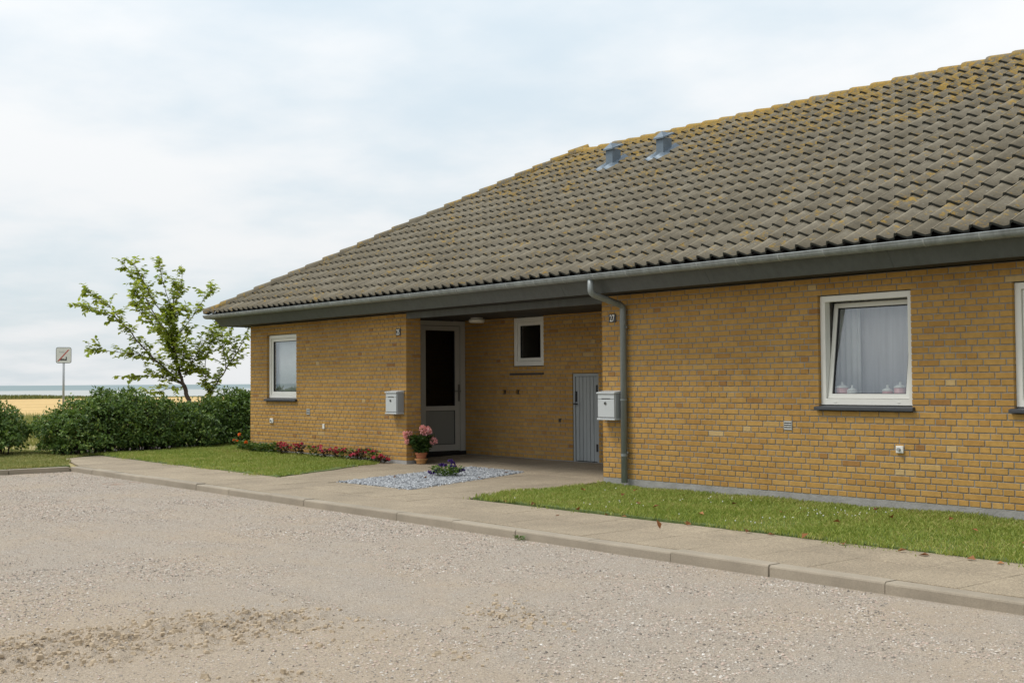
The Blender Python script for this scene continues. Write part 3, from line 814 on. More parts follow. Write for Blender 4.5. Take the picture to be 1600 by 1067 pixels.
def blades(poly, per_m2, h0, h1, wid, lift, edge=0.05, dens=None, tilt=False):
    xs_ = [p[0] for p in poly]; ys_ = [p[1] for p in poly]
    A = (max(xs_) - min(xs_)) * (max(ys_) - min(ys_)); n = int(A * per_m2)
    x = rng.uniform(min(xs_) - .1, max(xs_) + .1, n); y = rng.uniform(min(ys_) - .1, max(ys_) + .1, n)
    wob = edge * 2.2 * (vnoise(x, y, 2.2, 77) - 0.5) + edge * 1.5 * (vnoise(x, y, 7.5, 78) - 0.5)
    kp = inside_np(poly, x + wob, y + wob + rng.normal(0, edge * 0.35, n))
    if dens is not None: kp &= rng.random(n) < dens(x, y)
    x, y = x[kp], y[kp]; n = len(x)
    z = np.where(y > 0, -0.055 + 0.026 * np.minimum(y, 0.3), -0.055 + 0.011 * y) + lift
    if tilt: z = z + 0.012 - 0.047 * np.clip(1 + y / 1.9, 0, 1)
    tall = vnoise(x, y, 1.7, 41)
    h = (h0 + (h1 - h0) * rng.random(n)) * (0.65 + 0.7 * tall)
    a = rng.random(n) * 2 * PI; w = wid * (0.7 + 0.6 * rng.random(n))
    ln = h * rng.uniform(0.1, 0.95, n); b = rng.random(n) * 2 * PI
    ux, uy = np.cos(a) * w, np.sin(a) * w
    lx, ly = np.cos(b) * ln, np.sin(b) * ln
    V = np.stack([np.stack([x - ux, y - uy, z], 1), np.stack([x + ux, y + uy, z], 1),
                  np.stack([x + lx * .4 + ux * .7, y + ly * .4 + uy * .7, z + h * .65], 1), np.stack([x + lx, y + ly, z + h], 1)], 1).reshape(-1, 3)
    k = np.arange(n) * 4
    F = np.concatenate([np.stack([k, k + 1, k + 2], 1), np.stack([k, k + 2, k + 3], 1)])
    return V, F
V, F = blades(LAWN_R, 4200, 0.022, 0.052, 0.0042, -0.004, tilt=True, edge=0.09)
tag(link('lawn_grass', mesh_np('lawn_grass', V, F), 'blade'), 'strip of green grass below the open window, fallen leaves on it', 'grass', kind='stuff')
V, F = blades(LAWN_L, 2600, 0.022, 0.05, 0.006, 0.008, edge=0.10)
tag(link('lawn_grass', mesh_np('lawn_grass', V, F), 'blade'), 'green lawn between the hedge, the red flowers and the path', 'grass', kind='stuff')
V, F = blades(VERGE, 2400, 0.02, 0.05, 0.008, 0.004)
tag(link('verge_grass', mesh_np('verge_grass', V, F), 'drygrass'), 'patchy dry grass of the verge at the far left', 'grass', kind='stuff')
for strip, dn in (([(0.42, -2.70), (0.42, -2.54), (9.5, -2.64), (9.5, -2.80)], 1500), ([(-11.3, -2.72), (-11.3, -2.56), (-4.05, -2.64), (-4.0, -2.80)], 1100)):
    V, F = blades(strip, dn, 0.012, 0.035, 0.0045, 0.004, edge=0.11, dens=lambda x, y: np.clip((vnoise(x, y, 2.8, 87) - 0.42) * 4, 0, 1))
    tag(link('edge_grass', mesh_np('edge_grass', V, F), 'blade'), 'ragged turf creeping over the path edge, ' + ('right of the entrance' if strip[0][0] > 0 else 'left of the entrance'), 'grass', kind='stuff')
# straw-coloured grass along the foot of the right wall
V, F = blades([(1.0, -0.35), (1.0, -0.02), (9.5, -0.02), (9.5, -0.45)], 1700, 0.02, 0.055, 0.004, -0.037)
tag(link('straw_grass', mesh_np('straw_grass', V, F), 'drygrass'), 'straw-coloured uncut grass along the foot of the right wall', 'grass', kind='stuff')
def ball_flowers(P, s):
    V, F = rocks(P, s, 1.0, 'o'); return V, F
n = 900
qx = rng.uniform(1, 9, n); qy = rng.uniform(-2.5, -0.4, n)
kp = (vnoise(qx, qy, 1.1, 91) > 0.60) & (rng.random(n) < np.where(qx > 4.5, 0.75, 0.25)); qx, qy = qx[kp], qy[kp]
V, F = ball_flowers(np.stack([qx, qy, -0.055 + 0.011 * qy + 0.012 - 0.047 * np.clip(1 + qy / 1.9, 0, 1) + rng.uniform(0.035, 0.055, len(qx))], 1), np.full(len(qx), 0.009))
tag(link('clover_flowers', mesh_np('clover_flowers', V, F), 'clover'), 'white clover heads dotted through the right-hand grass', 'clover', kind='stuff')

# ================================================================== HOUSE
C = 1 / 15.0            # one brick course
J = 0.012               # joint
house = thing('brick_house', (-10.13, 0, -0.06), 'long low house of yellow brick under a grey hipped tile roof', 'house')

def frame_of(U, Nn):
    U = Vector(U); inn = -Vector(Nn)
    return Matrix((U, inn, Vector((0, 0, 1)))).transposed()
_brick_mesh = {}
def brick_verts(w, dep):
    h = C - J; c_ = 0.0025; a = w / 2; z = h / 2
    V = [(-a, dep, -z), (a, dep, -z), (a, dep, z), (-a, dep, z),
         (-a, c_, -z), (a, c_, -z), (a, c_, z), (-a, c_, z),
         (-a + c_, 0, -z + c_), (a - c_, 0, -z + c_), (a - c_, 0, z - c_), (-a + c_, 0, z - c_)]
    F = [(8, 9, 10, 11), (4, 5, 9, 8), (5, 6, 10, 9), (6, 7, 11, 10), (7, 4, 8, 11), (0, 1, 5, 4), (1, 2, 6, 5), (2, 3, 7, 6), (3, 0, 4, 7)]
    return V, F
def brick_mesh(w, dep):
    k = (round(w, 3), round(dep, 3))
    if k not in _brick_mesh:
        V, F = brick_verts(*k)
        me = bpy.data.meshes.new('brick'); me.from_pydata(V, [], F); me.update()
        me.materials.append(M['brick'])
        _brick_mesh[k] = me
    return _brick_mesh[k]

ALLB = []   # (size on the picture, wall index, matrix, w, dep)
WALLS = []
def wall(org, U, Nn, L, rows, openings, thick=0.28, phase=0.0, dep_lo=None, dep_hi=None, rowfun=None, host=None):
    """brick wall: mortar slab as the part, bricks as its pieces; openings = (u0,u1,row0,row1)"""
    org = Vector(org); Rm = frame_of(U, Nn)
    T = Matrix.Translation(org) @ Rm.to_4x4()
    mb = MB(); e = 0.0045
    ops = [(a - e, b + e, r0 * C - e, r1 * C + e) for a, b, r0, r1 in openings]
    us = sorted({e, L - e} | {v for o in ops for v in o[:2] if e < v < L - e})
    zs = sorted({0.0, rows * C} | {v for o in ops for v in o[2:] if 0 < v < rows * C})
    for i in range(len(us) - 1):
        for j in range(len(zs) - 1):
            um, zm = (us[i] + us[i + 1]) / 2, (zs[j] + zs[j + 1]) / 2
            if any(o[0] < um < o[1] and o[2] < zm < o[3] for o in ops): continue
            mb.box((us[i], 0.0065, zs[j]), (us[i + 1], thick, zs[j + 1]))
    if host is None:
        me = mb.mesh('wall'); me.transform(T)
        w_o = link('wall', me, 'mortar', house)
        wi = len(WALLS); WALLS.append(w_o)
    else: wi = host; w_o = WALLS[host]
    for r in range(rows):
        if rowfun: segs = [(None, rowfun(r))]
        else:
            cut = sorted([(a, b) for a, b, r0, r1 in openings if r0 <= r < r1])
            u = 0.0; segs = []
            for a, b in cut:
                if a - u > 0.03: segs.append((u, a))
                u = b
            if L - u > 0.03: segs.append((u, L))
        hdr = (r % 2 == 0)
        step = 0.12 if hdr else 0.24
        off = phase + (0.0 if hdr else (0.06 if (r // 2) % 2 else 0.18))
        for seg in segs:
            if seg[0] is None: pcs = seg[1]
            else:
                s0, s1 = seg
                k = math.floor((s0 - off) / step)
                cuts = [s0]
                while off + k * step < s1 - 1e-6:
                    v = off + k * step
                    if v > s0 + 0.05 and v < s1 - 0.05: cuts.append(v)
                    k += 1
                cuts.append(s1)
                pcs = []
                for q in range(len(cuts) - 1):
                    a = cuts[q] + (0 if q == 0 else J / 2); b2 = cuts[q + 1] - (0 if q == len(cuts) - 2 else J / 2)
                    pcs.append((a, b2, 0.108))
            for a, b2, dep in pcs:
                if dep_lo and abs(a) < 1e-6: dep = dep_lo[r % 2]
                if dep_hi and abs(b2 - L) < 1e-6: dep = dep_hi[r % 2]
                end = abs(a) < 1e-6 or abs(b2 - L) < 1e-6
                w = b2 - a
                cc = Vector(((a + b2) / 2, 0 if end else random.uniform(-0.0015, 0.0025), (r + 0.5) * C + random.uniform(-0.0012, 0.0012)))
                mm = T @ Matrix.Translation(cc) @ Matrix.Rotation(random.uniform(-0.006, 0.006), 4, 'Y') @ Matrix.Rotation(0 if end else random.uniform(-0.008, 0.008), 4, 'Z')
                q = px(mm.translation)
                s = (w * FPX / q[2]) if (q and in_frame(mm.translation)) else 0
                ALLB.append((s, wi, mm, w, dep))
    return w_o

# front wall right of the entrance, with two windows
WX = [(3.490, 4.660), (5.772, 6.942)]
wall((0, 0, 0), (1, 0, 0), (0, -1, 0), 9.6, 36, [(a, b, 14, 33) for a, b in WX], phase=0.0, dep_lo=(0.228, 0.108))
# front wall left of the entrance, one window
WL = (-9.452, -8.290)
wall((-10.13, 0, 0), (1, 0, 0), (0, -1, 0), 5.48, 36, [(WL[0] + 10.13, WL[1] + 10.13, 14, 33)], phase=0.04, dep_lo=(0.228, 0.108), dep_hi=(0.168, 0.108))
# back wall of the entrance recess
BX = -5.58
wall((BX, 1.9, 0), (1, 0, 0), (0, -1, 0), 5.75, 36,
     [(-4.235 - BX, -3.428 - BX, 23, 36), (-2.722 - BX, -2.112 - BX, 0, 21), (-4.52 - BX, -4.43 - BX, 16, 17), (-4.155 - BX, -4.07 - BX, 16, 17)], phase=0.05)
# the return of the left pier, facing the entrance
def pier_row(r):
    return [(0.180, 0.288, 0.108)] if r % 2 == 0 else [(0.120, 0.288, 0.108)]
wall((-4.65, 0, 0), (0, 1, 0), (1, 0, 0), 0.29, 36, [], rowfun=pier_row, host=1)
# walls seen only edge-on or not at all: plain masonry
for a, b in (((-5.90, 0.31, -0.3), (BX - 0.02, 0.83, 2.44)),            # beside the entrance door
             ((-10.12, 0.30, 0.0), (-9.85, 9.2, 2.42)), ((0.02, 0.30, -0.06), (0.27, 1.88, 2.42)), ((-10.1, 9.2, 0), (14, 9.45, 2.42)),
             ((9.62, 0.01, -0.3), (14, 0.3, 2.42)), ((-5.60, 0.29, -0.3), (-4.92, 0.34, 2.42))):
    box('wall', a, b, 'mortar', house)

ALLB.sort(key=lambda q: -q[0])
NB = 300
for s, wi, mm, w, dep in ALLB[:NB]:
    o = link('brick', brick_mesh(w, dep), None, WALLS[wi])
    o.matrix_world = mm
    o.matrix_local = mm
for wi, w_o in enumerate(WALLS):
    VV = []; FF = []; k = 0
    for s, wj, mm, w, dep in ALLB[NB:]:
        if wj != wi: continue
        V, F = brick_verts(w, dep)
        VV += [mm @ Vector(v) for v in V]; FF += [tuple(i + k for i in f) for f in F]; k += len(V)
    if VV:
        o = link('bricks', mesh_np('bricks', np.array([tuple(v) for v in VV]), np.array(FF)), 'brick', w_o)
        tag(o, kind='stuff')

# concrete plinth
for a, b in (((0.004, 0.004, -0.45), (14, 0.26, 0.002)), ((-10.126, 0.004, -0.45), (-4.654, 0.26, 0.002)), ((BX + 0.004, 1.904, -0.45), (0.1, 2.2, 0.0))):
    box('plinth', a, b, 'plinth', house)

# dark air holes and a stray old sill in the back wall
for a in (-4.52, -4.155):
    box('air_hole', (a + 0.004, 1.94, 16 * C + 0.004), (a + 0.086, 2.0, 17 * C - 0.004), 'gasket', house)
box('air_hole', (-3.06, 1.896, 0.615), (-3.00, 1.93, 0.675), 'gasket', house)
box('old_sill', (-4.307, 1.885, 1.385), (-3.434, 1.95, 1.42), 'slate', house, 0.004)

# inner rooms, so that the panes look into a house
def room(x0, x1, y0, y1, z0=0.0, z1=2.42):
    mb = MB()
    mb.quad((x0, y0, z0), (x1, y0, z0), (x1, y1, z0), (x0, y1, z0)); mb.quad((x0, y0, z1), (x0, y1, z1), (x1, y1, z1), (x1, y0, z1))
    mb.quad((x0, y1, z0), (x1, y1, z0), (x1, y1, z1), (x0, y1, z1))
    mb.quad((x0, y0, z0), (x0, y1, z0), (x0, y1, z1), (x0, y0, z1)); mb.quad((x1, y0, z0), (x1, y0, z1), (x1, y1, z1), (x1, y1, z0))
    mb.build('inner_wall', 'plaster', house)
room(-9.84, -5.95, 0.285, 4.6)
room(0.30, 13.8, 0.285, 4.6)
room(-5.5, 0.0, 2.185, 4.6)

# ---- windows
def rect_frame(mb, x0, x1, z0, z1, w, y0, y1):
    mb.box((x0, y0, z0), (x0 + w, y1, z1)); mb.box((x1 - w, y0, z0), (x1, y1, z1))
    mb.box((x0 + w, y0, z0), (x1 - w, y1, z0 + w)); mb.box((x0 + w, y0, z1 - w), (x1 - w, y1, z1))
def piece_frame(name, x0, x1, z0, z1, w, y0, y1, mat, parent, T=None, bev=0.003):
    """frame with mitred corners as one closed ring"""
    mb = MB()
    o = [(x0, z0), (x1, z0), (x1, z1), (x0, z1)]; i = [(x0 + w, z0 + w), (x1 - w, z0 + w), (x1 - w, z1 - w), (x0 + w, z1 - w)]
    V = [(a, y0, c) for a, c in o] + [(a, y0, c) for a, c in i] + [(a, y1, c) for a, c in o] + [(a, y1, c) for a, c in i]
    F = []
    for k in range(4):
        n_ = (k + 1) % 4
        F += [(k, n_, 4 + n_, 4 + k), (8 + k, 12 + k, 12 + n_, 8 + n_), (k, 8 + k, 8 + n_, n_), (4 + k, 4 + n_, 12 + n_, 12 + k)]
    mb.add(V, F); me = mb.mesh(name, bev, 1)
    if T is not None: me.transform(T)
    return link(name, me, mat, parent)
def window(x0, x1, z0, z1, y, tilt=0.0, sill=True, label=None, fw=0.066, sw=0.052, ymat='white', spacer=True):
    root = piece_frame('window', x0, x1, z0, z1, fw, y, y + 0.09, ymat, house)
    if label: root['label'] = label
    a0, a1, b0, b1 = x0 + fw - 0.004, x1 - fw + 0.004, z0 + fw - 0.004, z1 - fw + 0.004
    T = None
    if tilt:
        T = Matrix.Translation((0, y + 0.03, b0)) @ Matrix.Rotation(-tilt, 4, 'X') @ Matrix.Translation((0, -(y + 0.03), -b0))
    g = 0.007
    piece_frame('sash', a0 + g, a1 - g, b0 + g, b1 - g, sw, y + 0.022, y + 0.082, ymat, root, T)
    if not tilt:
        piece_frame('gasket', a0 - 0.002, a1 + 0.002, b0 - 0.002, b1 + 0.002, 0.03, y + 0.045, y + 0.07, 'gasket', root, T, 0)
    piece_frame('gasket', a0 + sw, a1 - sw, b0 + sw, b1 - sw, 0.016, y + 0.034, y + 0.066, 'gasket', root, T, 0)
    mb = MB().box((a0 + sw + 0.012, y + 0.046, b0 + sw + 0.012), (a1 - sw - 0.012, y + 0.049, b1 - sw - 0.012))
    me = mb.mesh('pane')
    if T is not None: me.transform(T)
    link('pane', me, 'glass', root)
    if sill:
        mb = MB()
        V = []
        for xx in (x0 - 0.035, x1 + 0.035):
            V += [(xx, -0.05, z0 - 0.058), (xx, -0.05, z0 - 0.022), (xx, y + 0.03, z0 - 0.002), (xx, y + 0.03, z0 - 0.05)]
        mb.add(V, [(0, 1, 2, 3), (7, 6, 5, 4)] + [(k, 4 + k, 4 + (k + 1) % 4, (k + 1) % 4) for k in range(4)])
        mb.build('sill', 'slate', root, 0.006, 2)
        # drain caps on the bottom rail
        for fx in (0.16, 0.84):
            xx = x0 + (x1 - x0) * fx
            box('drain_cap', (xx - 0.018, y - 0.006, z0 + 0.026), (xx + 0.018, y, z0 + 0.036), ymat, root, 0.002)
    # inner window board
    if sill:
        box('window_board', (x0 - 0.02, y + 0.10, z0 + 0.02), (x1 + 0.02, 0.42, z0 + 0.05), 'white', root)
    return root
window(WX[0][0], WX[0][1], 0.995, 2.197, 0.045, tilt=R(7.8), label='window with its sash tilted inwards at the top')
window(WX[1][0], WX[1][1], 0.995, 2.197, 0.045, label='window cut by the right edge of the picture')
window(WL[0], WL[1], 0.995, 2.197, 0.055, label='closed window near the hedge with a pale blind')
window(-4.232, -3.431, 1.540, 2.352, 1.93, sill=False, fw=0.075, sw=0.055, label='small dark window in the entrance recess')

# things behind the panes
def curtain(x0, x1, y, z0, z1, folds, amp, label, name='net_curtain', mat='net'):
    n_ = folds * 8
    V = []; F = []
    for k in range(n_ + 1):
        xx = x0 + (x1 - x0) * k / n_; yy = y + amp * math.sin(2 * PI * folds * k / n_)
        V += [(xx, yy, z0), (xx, yy, z1)]
        if k: F.append((2 * k - 2, 2 * k, 2 * k + 1, 2 * k - 1))
    o = MB().add(V, F).build(name, mat, None, smooth=True)
    sm = o.modifiers.new('thick', 'SOLIDIFY'); sm.thickness = 0.004
    return tag(o, label, 'curtain')
curtain(WL[0] + 0.05, WL[1] - 0.05, 0.20, 1.03, 2.2, 1, 0.001, 'pale roller blind behind the window near the hedge', 'roller_blind')
curtain(3.25, 4.95, 0.52, 1.06, 2.30, 9, 0.005, 'added sheer net giving the tilted window its pale sky reflection', 'reflection_net', 'sheer')  # added to pale the pane as reflected sky would
curtain(3.40, 3.72, 0.47, 1.06, 2.25, 4, 0.02, 'white curtain panel at the left behind the tilted window')
curtain(4.45, 4.75, 0.47, 1.06, 2.25, 4, 0.02, 'white curtain panel at the right behind the tilted window')
for k, (jx, big_, lab) in enumerate(((3.64, 1, 'pink lidded pot at the left end of the window board'), (3.77, 0, 'low white lidded pot second from left on the window board'),
                                     (4.22, 0, 'small pink lidded pot third from left on the window board'), (4.38, 1, 'large pink lidded pot at the right end of the window board'))):
    r_ = 0.07 if big_ else 0.056; hh = 0.135 if big_ else 0.10
    pz = 0.995 + 0.05
    t_ = thing('lidded_pot', (jx, 0.225, pz), lab, 'pot', 'lidded pots on the window board')
    MB().lathe((jx, 0.225, pz), [(r_ * .9, 0), (r_, 0.01), (r_, hh)], 16).build('body', 'pinkpot' if k != 1 else 'white', t_, smooth=True)
    MB().lathe((jx, 0.225, pz + hh), [(r_ * 1.06, 0), (r_ * 1.02, 0.012), (r_ * .5, 0.03), (0.012, 0.036), (0.012, 0.046), (0.017, 0.056), (0.008, 0.066)], 16).build('lid', 'white', t_, smooth=True)

# ---- entrance door, in the side wall facing the right
DX = BX
droot = None
def yz_ring(name, y0, y1, z0, z1, w, x0, x1, mat, parent, bev=0.003):
    o = [(y0, z0), (y1, z0), (y1, z1), (y0, z1)]; i = [(y0 + w, z0 + w), (y1 - w, z0 + w), (y1 - w, z1 - w), (y0 + w, z1 - w)]
    V = [(x0, a, c) for a, c in o] + [(x0, a, c) for a, c in i] + [(x1, a, c) for a, c in o] + [(x1, a, c) for a, c in i]
    F = []
    for k in range(4):
        n_ = (k + 1) % 4
        F += [(k, n_, 4 + n_, 4 + k), (8 + k, 12 + k, 12 + n_, 8 + n_), (k, 8 + k, 8 + n_, n_), (4 + k, 4 + n_, 12 + n_, 12 + k)]
    return link(name, MB().add(V, F).mesh(name, bev, 1), mat, parent)
mb = MB()
mb.box((DX - 0.10, 0.845, 0.0), (DX, 0.935, 2.352)); mb.box((DX - 0.10, 1.793, 0.0), (DX, 1.897, 2.352)); mb.box((DX - 0.10, 0.935, 2.272), (DX, 1.793, 2.352))
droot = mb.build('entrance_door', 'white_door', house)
droot['label'] = 'half-glazed entrance door in the shaded recess'
box('threshold', (DX - 0.12, 0.85, -0.06), (DX + 0.035, 1.89, 0.058), 'iron', droot, 0.004)
mb = MB()
L0, L1, z0, z1 = 0.948, 1.781, 0.068, 2.262
mb.box((DX - 0.075, L0, z0), (DX - 0.012, 1.047, z1)); mb.box((DX - 0.075, 1.682, z0), (DX - 0.012, L1, z1))
mb.box((DX - 0.075, 1.047, z0), (DX - 0.012, 1.682, 0.178)); mb.box((DX - 0.075, 1.047, 0.776), (DX - 0.012, 1.682, 0.856)); mb.box((DX - 0.075, 1.047, 2.185), (DX - 0.012, 1.682, z1))
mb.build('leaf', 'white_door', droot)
mb = MB(); mb.box((DX - 0.06, 0.935, 0.058), (DX - 0.05, 1.793, 2.272)); 
yz_ring('gasket', 0.930, 1.798, 0.056, 2.278, 0.022, DX - 0.085, DX - 0.05, 'gasket', droot, 0)
yz_ring('gasket', 1.046, 1.683, 0.855, 2.186, 0.012, DX - 0.06, DX - 0.022, 'gasket', droot, 0)
yz_ring('gasket', 1.046, 1.683, 0.177, 0.777, 0.010, DX - 0.06, DX - 0.022, 'gasket', droot, 0)
box('pane', (DX - 0.048, 1.05, 0.858), (DX - 0.044, 1.68, 2.183), 'doorglass', droot)
box('panel', (DX - 0.05, 1.05, 0.18), (DX - 0.032, 1.68, 0.774), 'panel', droot)
hd = MB(); hd.box((DX - 0.012, 1.742, 0.935), (DX - 0.002, 1.775, 1.235)); hd.tube([(DX - 0.005, 1.758, 1.115), (DX + 0.05, 1.758, 1.115), (DX + 0.055, 1.745, 1.115), (DX + 0.055, 1.63, 1.115)], 0.009, 8)
hd.build('handle', 'steel', droot)
# dark hall behind the glass
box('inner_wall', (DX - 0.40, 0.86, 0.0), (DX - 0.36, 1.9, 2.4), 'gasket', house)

# ---- low plank door
ud = MB(); X0, X1, Zt, Yf = -2.718, -2.116, 1.397, 1.925
ud.box((X0, Yf - 0.01, -0.01), (X0 + 0.045, Yf + 0.07, Zt)); ud.box((X1 - 0.045, Yf - 0.01, -0.01), (X1, Yf + 0.07, Zt)); ud.box((X0 + 0.045, Yf - 0.01, Zt - 0.045), (X1 - 0.045, Yf + 0.07, Zt))
udo = ud.build('utility_door', 'plank', house); udo['label'] = 'low grey plank door with black hinges'
nb_ = 6; wd = (X1 - X0 - 0.10) / nb_
box('backing', (X0 + 0.045, Yf + 0.03, 0.0), (X1 - 0.045, Yf + 0.06, Zt - 0.045), 'gasket', udo)
for k in range(nb_):
    a = X0 + 0.05 + k * wd
    box('plank', (a + 0.0035, Yf + random.uniform(-0.002, 0.002), 0.012), (a + wd - 0.0035, Yf + 0.035, Zt - 0.05), 'plank', udo, 0.004)
box('handle', (-2.667, Yf - 0.022, 0.945), (-2.630, Yf - 0.002, 1.115), 'iron', udo, 0.006, 2)
MB().tube([(-2.672, Yf - 0.004, 0.912), (-2.672, Yf - 0.05, 0.912), (-2.66, Yf - 0.055, 0.912), (-2.575, Yf - 0.055, 0.912)], 0.011, 8).build('latch_lever', 'iron', udo)
for z in (1.155, 0.228):
    box('hinge', (-2.180, Yf - 0.020, z - 0.06), (-2.140, Yf - 0.001, z + 0.06), 'iron', udo, 0.004)

# ---- eaves: soffit, fascia, beam, recess ceiling
EZ = 2.412
mb = MB()
mb.add([(-10.13 - 0.42, -0.42, EZ), (14, -0.42, EZ), (14, 0.02, EZ), (-10.11, 0.02, EZ)], [(0, 1, 2, 3)])
mb.add([(-10.13 - 0.42, -0.42, EZ), (-10.11, 0.02, EZ), (-10.11, 9.4, EZ), (-10.13 - 0.42, 9.8, EZ)], [(0, 1, 2, 3)])
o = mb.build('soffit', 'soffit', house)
brk = [-10.13, -7.25, -3.9, -0.25, 2.30, 4.75, 7.3, 14]
for k in range(len(brk) - 1):
    a, b2 = brk[k] + (0.0015 if k else 0), brk[k + 1] - 0.0015
    dA, dB = (0.42, 0.56) if k == 0 else (0, 0)
    th = 0.022
    V = [(a - dA, -0.42, EZ - 0.012), (b2, -0.42, EZ - 0.012), (b2, -0.56, 2.600), (a - dB, -0.56, 2.600),
         (a - dA, -0.42 + th, EZ - 0.012), (b2, -0.42 + th, EZ - 0.012), (b2, -0.56 + th, 2.605), (a - dB, -0.56 + th, 2.605)]
    MB().add(V, [(0, 1, 2, 3), (7, 6, 5, 4), (0, 4, 5, 1), (1, 5, 6, 2), (2, 6, 7, 3), (3, 7, 4, 0)]).build('fascia_board', 'fascia', house)
V = [(-10.552, -0.42, EZ - 0.012), (-10.692, -0.56, 2.600), (-10.692, 9.9, 2.600), (-10.552, 9.76, EZ - 0.012), (-10.53, -0.40, EZ - 0.012), (-10.67, -0.54, 2.605), (-10.67, 9.9, 2.605), (-10.53, 9.76, EZ - 0.012)]
MB().add(V, [(0, 1, 2, 3), (7, 6, 5, 4), (0, 4, 5, 1), (1, 5, 6, 2), (2, 6, 7, 3), (3, 7, 4, 0)]).build('fascia_board', 'fascia', house)
for a, b2 in ((-4.648, -2.02), (-2.017, -0.002)):
    box('beam_board', (a, 0.006, 2.311), (b2, 0.10, 2.409), 'fascia', house)
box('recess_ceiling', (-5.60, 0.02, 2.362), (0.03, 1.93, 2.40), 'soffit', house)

# ---- gutter and downpipe
GY, GZ, GR = -0.628, 2.618, 0.064
def gutter_prof(n=12, r=GR):
    return [(-r * math.cos(PI * k / n), -r * math.sin(PI * k / n)) for k in range(n + 1)]
pr = gutter_prof()
V = []; F = []
for end, xx in enumerate((0, 1)):
    for (a, z) in pr:
        X_ = 14.0 if end else -10.13 - (0.628 - a)        # mitred at the house corner
        V.append((X_, GY + a, GZ + z))
    for (a, z) in reversed(pr):
        a2, z2 = a * 0.95, z * 0.95
        X_ = 14.0 if end else -10.13 - (0.628 - a2)
        V.append((X_, GY + a2, GZ + z2))
k = 2 * len(pr)
F = [(i, (i + 1) % k, k + (i + 1) % k, k + i) for i in range(k)]
gut = MB().add(V, F).build('gutter', 'zinc', house, smooth=False)
MB().tube([(-10.13 - 0.628 - GR, GY - GR + 0.002, GZ + 0.004), (14, GY - GR + 0.002, GZ + 0.004)], 0.008, 8).build('gutter_bead', 'zinc', gut, smooth=True)
V = []
for yy in (0, 1):
    for (a, z) in pr:
        V.append((-10.13 - 0.628 + a, 9.9 if yy else -(0.628 - a), GZ + z))
k = len(pr)
MB().add(V, [(i, i + 1, k + i + 1, k + i) for i in range(k - 1)]).build('gutter', 'zinc', house)
x = -10.55
while x < 9.5:
    xw = 0.018
    p2 = gutter_prof(12, GR + 0.0035)
    V = []
    for xx in (x, x + xw):
        V += [(xx, GY + a, GZ + z) for a, z in p2]
    k = len(p2)
    MB().add(V, [(i, i + 1, k + i + 1, k + i) for i in range(k - 1)]).build('gutter_strap', 'zinc_bright', gut)
    x += 0.585
DPX = 0.466
dp = MB().tube([(DPX, GY, GZ - GR + 0.006), (DPX, GY, 2.425), (DPX, GY + 0.015, 2.395), (DPX, GY + 0.05, 2.375), (DPX, -0.11, 2.262), (DPX, -0.072, 2.240), (DPX, -0.062, 2.20), (DPX, -0.062, -0.045)], 0.042, 16).build('downpipe', 'zinc', house, smooth=True)
for z, hgt in ((2.02, 0.035), (1.02, 0.02), (0.30, 0.03)):
    MB().tube([(DPX, -0.062, z), (DPX, -0.062, z + hgt)], 0.046, 16).build('pipe_collar', 'zinc', dp, smooth=False)
for z in (1.955, 0.33):
    box('pipe_clip', (DPX + 0.040, -0.062, z), (DPX + 0.066, -0.03, z + 0.03), 'steel', dp, 0.003)

# ---- roof
PT = math.tan(R(30)); c30, s30 = math.cos(R(30)), math.sin(R(30))
EY, EZT = -0.632, 2.636
RY = 4.60
def rz(y): return EZT + PT * (y - EY)
RZ = rz(RY)
hx = lambda y: -10.13 + y          # hip line in plan: x = hx(y)
mb = MB(); d_ = -0.035
A = (hx(EY) + 0.02, EY + 0.02, EZT + d_); B = (14, EY + 0.02, EZT + d_); Cc = (14, RY, RZ + d_); D = (hx(RY), RY, RZ + d_)
E2 = (hx(EY) + 0.02, 2 * RY - EY, EZT + d_); F2 = (14, 2 * RY - EY, EZT + d_)
mb.add([A, B, Cc, D, E2, F2], [(0, 1, 2, 3), (0, 3, 4), (4, 3, 2, 5)])
roof = mb.build('roof', 'deck', house)
# hidden slopes: plain tile-coloured skins
mb = MB(); e = 0.03
mb.add([(A[0], A[1], A[2] + e), (D[0], D[1], D[2] + e), (E2[0], E2[1], E2[2] + e), (F2[0], F2[1], F2[2] + e), (Cc[0], Cc[1], Cc[2] + e)], [(0, 1, 2), (2, 1, 4, 3)])
mb.build('rear_roofing', 'tile', roof)

WAVE = 0.2012; TW = 2 * WAVE; ROWY = 0.310; ROWV = ROWY / c30; TL = ROWV + 0.05
def prof(u):
    """S profile over one wave, crest at 0"""
    q = (u / WAVE) % 1.0
    H = 0.058
    if q < 0.06: s = 1.0 - 0.06 * (q / 0.06) ** 2
    elif q < 0.66: s = 0.94 * (0.5 + 0.5 * math.cos(PI * (q - 0.06) / 0.60))
    elif q < 0.91: s = 0.14 * ((q - 0.66) / 0.25) ** 2
    else: s = 0.14 + 0.86 * (q - 0.91) / 0.09
    return H * s
US = [0.0, .03, .065, .10, .135, .165, .185] 
QS = (0.13, 0.36, 0.62, 0.905, 0.985, 1.05, 1.13, 1.36, 1.62, 1.905, 1.985, 2.05, 2.13)
US = [WAVE * q for q in QS]
CREST_LIGHT = [{0.985: 1.0, 1.05: 0.9, 0.36: -0.25, 0.62: -0.6, 0.905: -0.35}.get(round(q if q < 1.06 else q - 1, 3), 0.1) for q in QS]  # painted highlight on crests, painted shade in pans
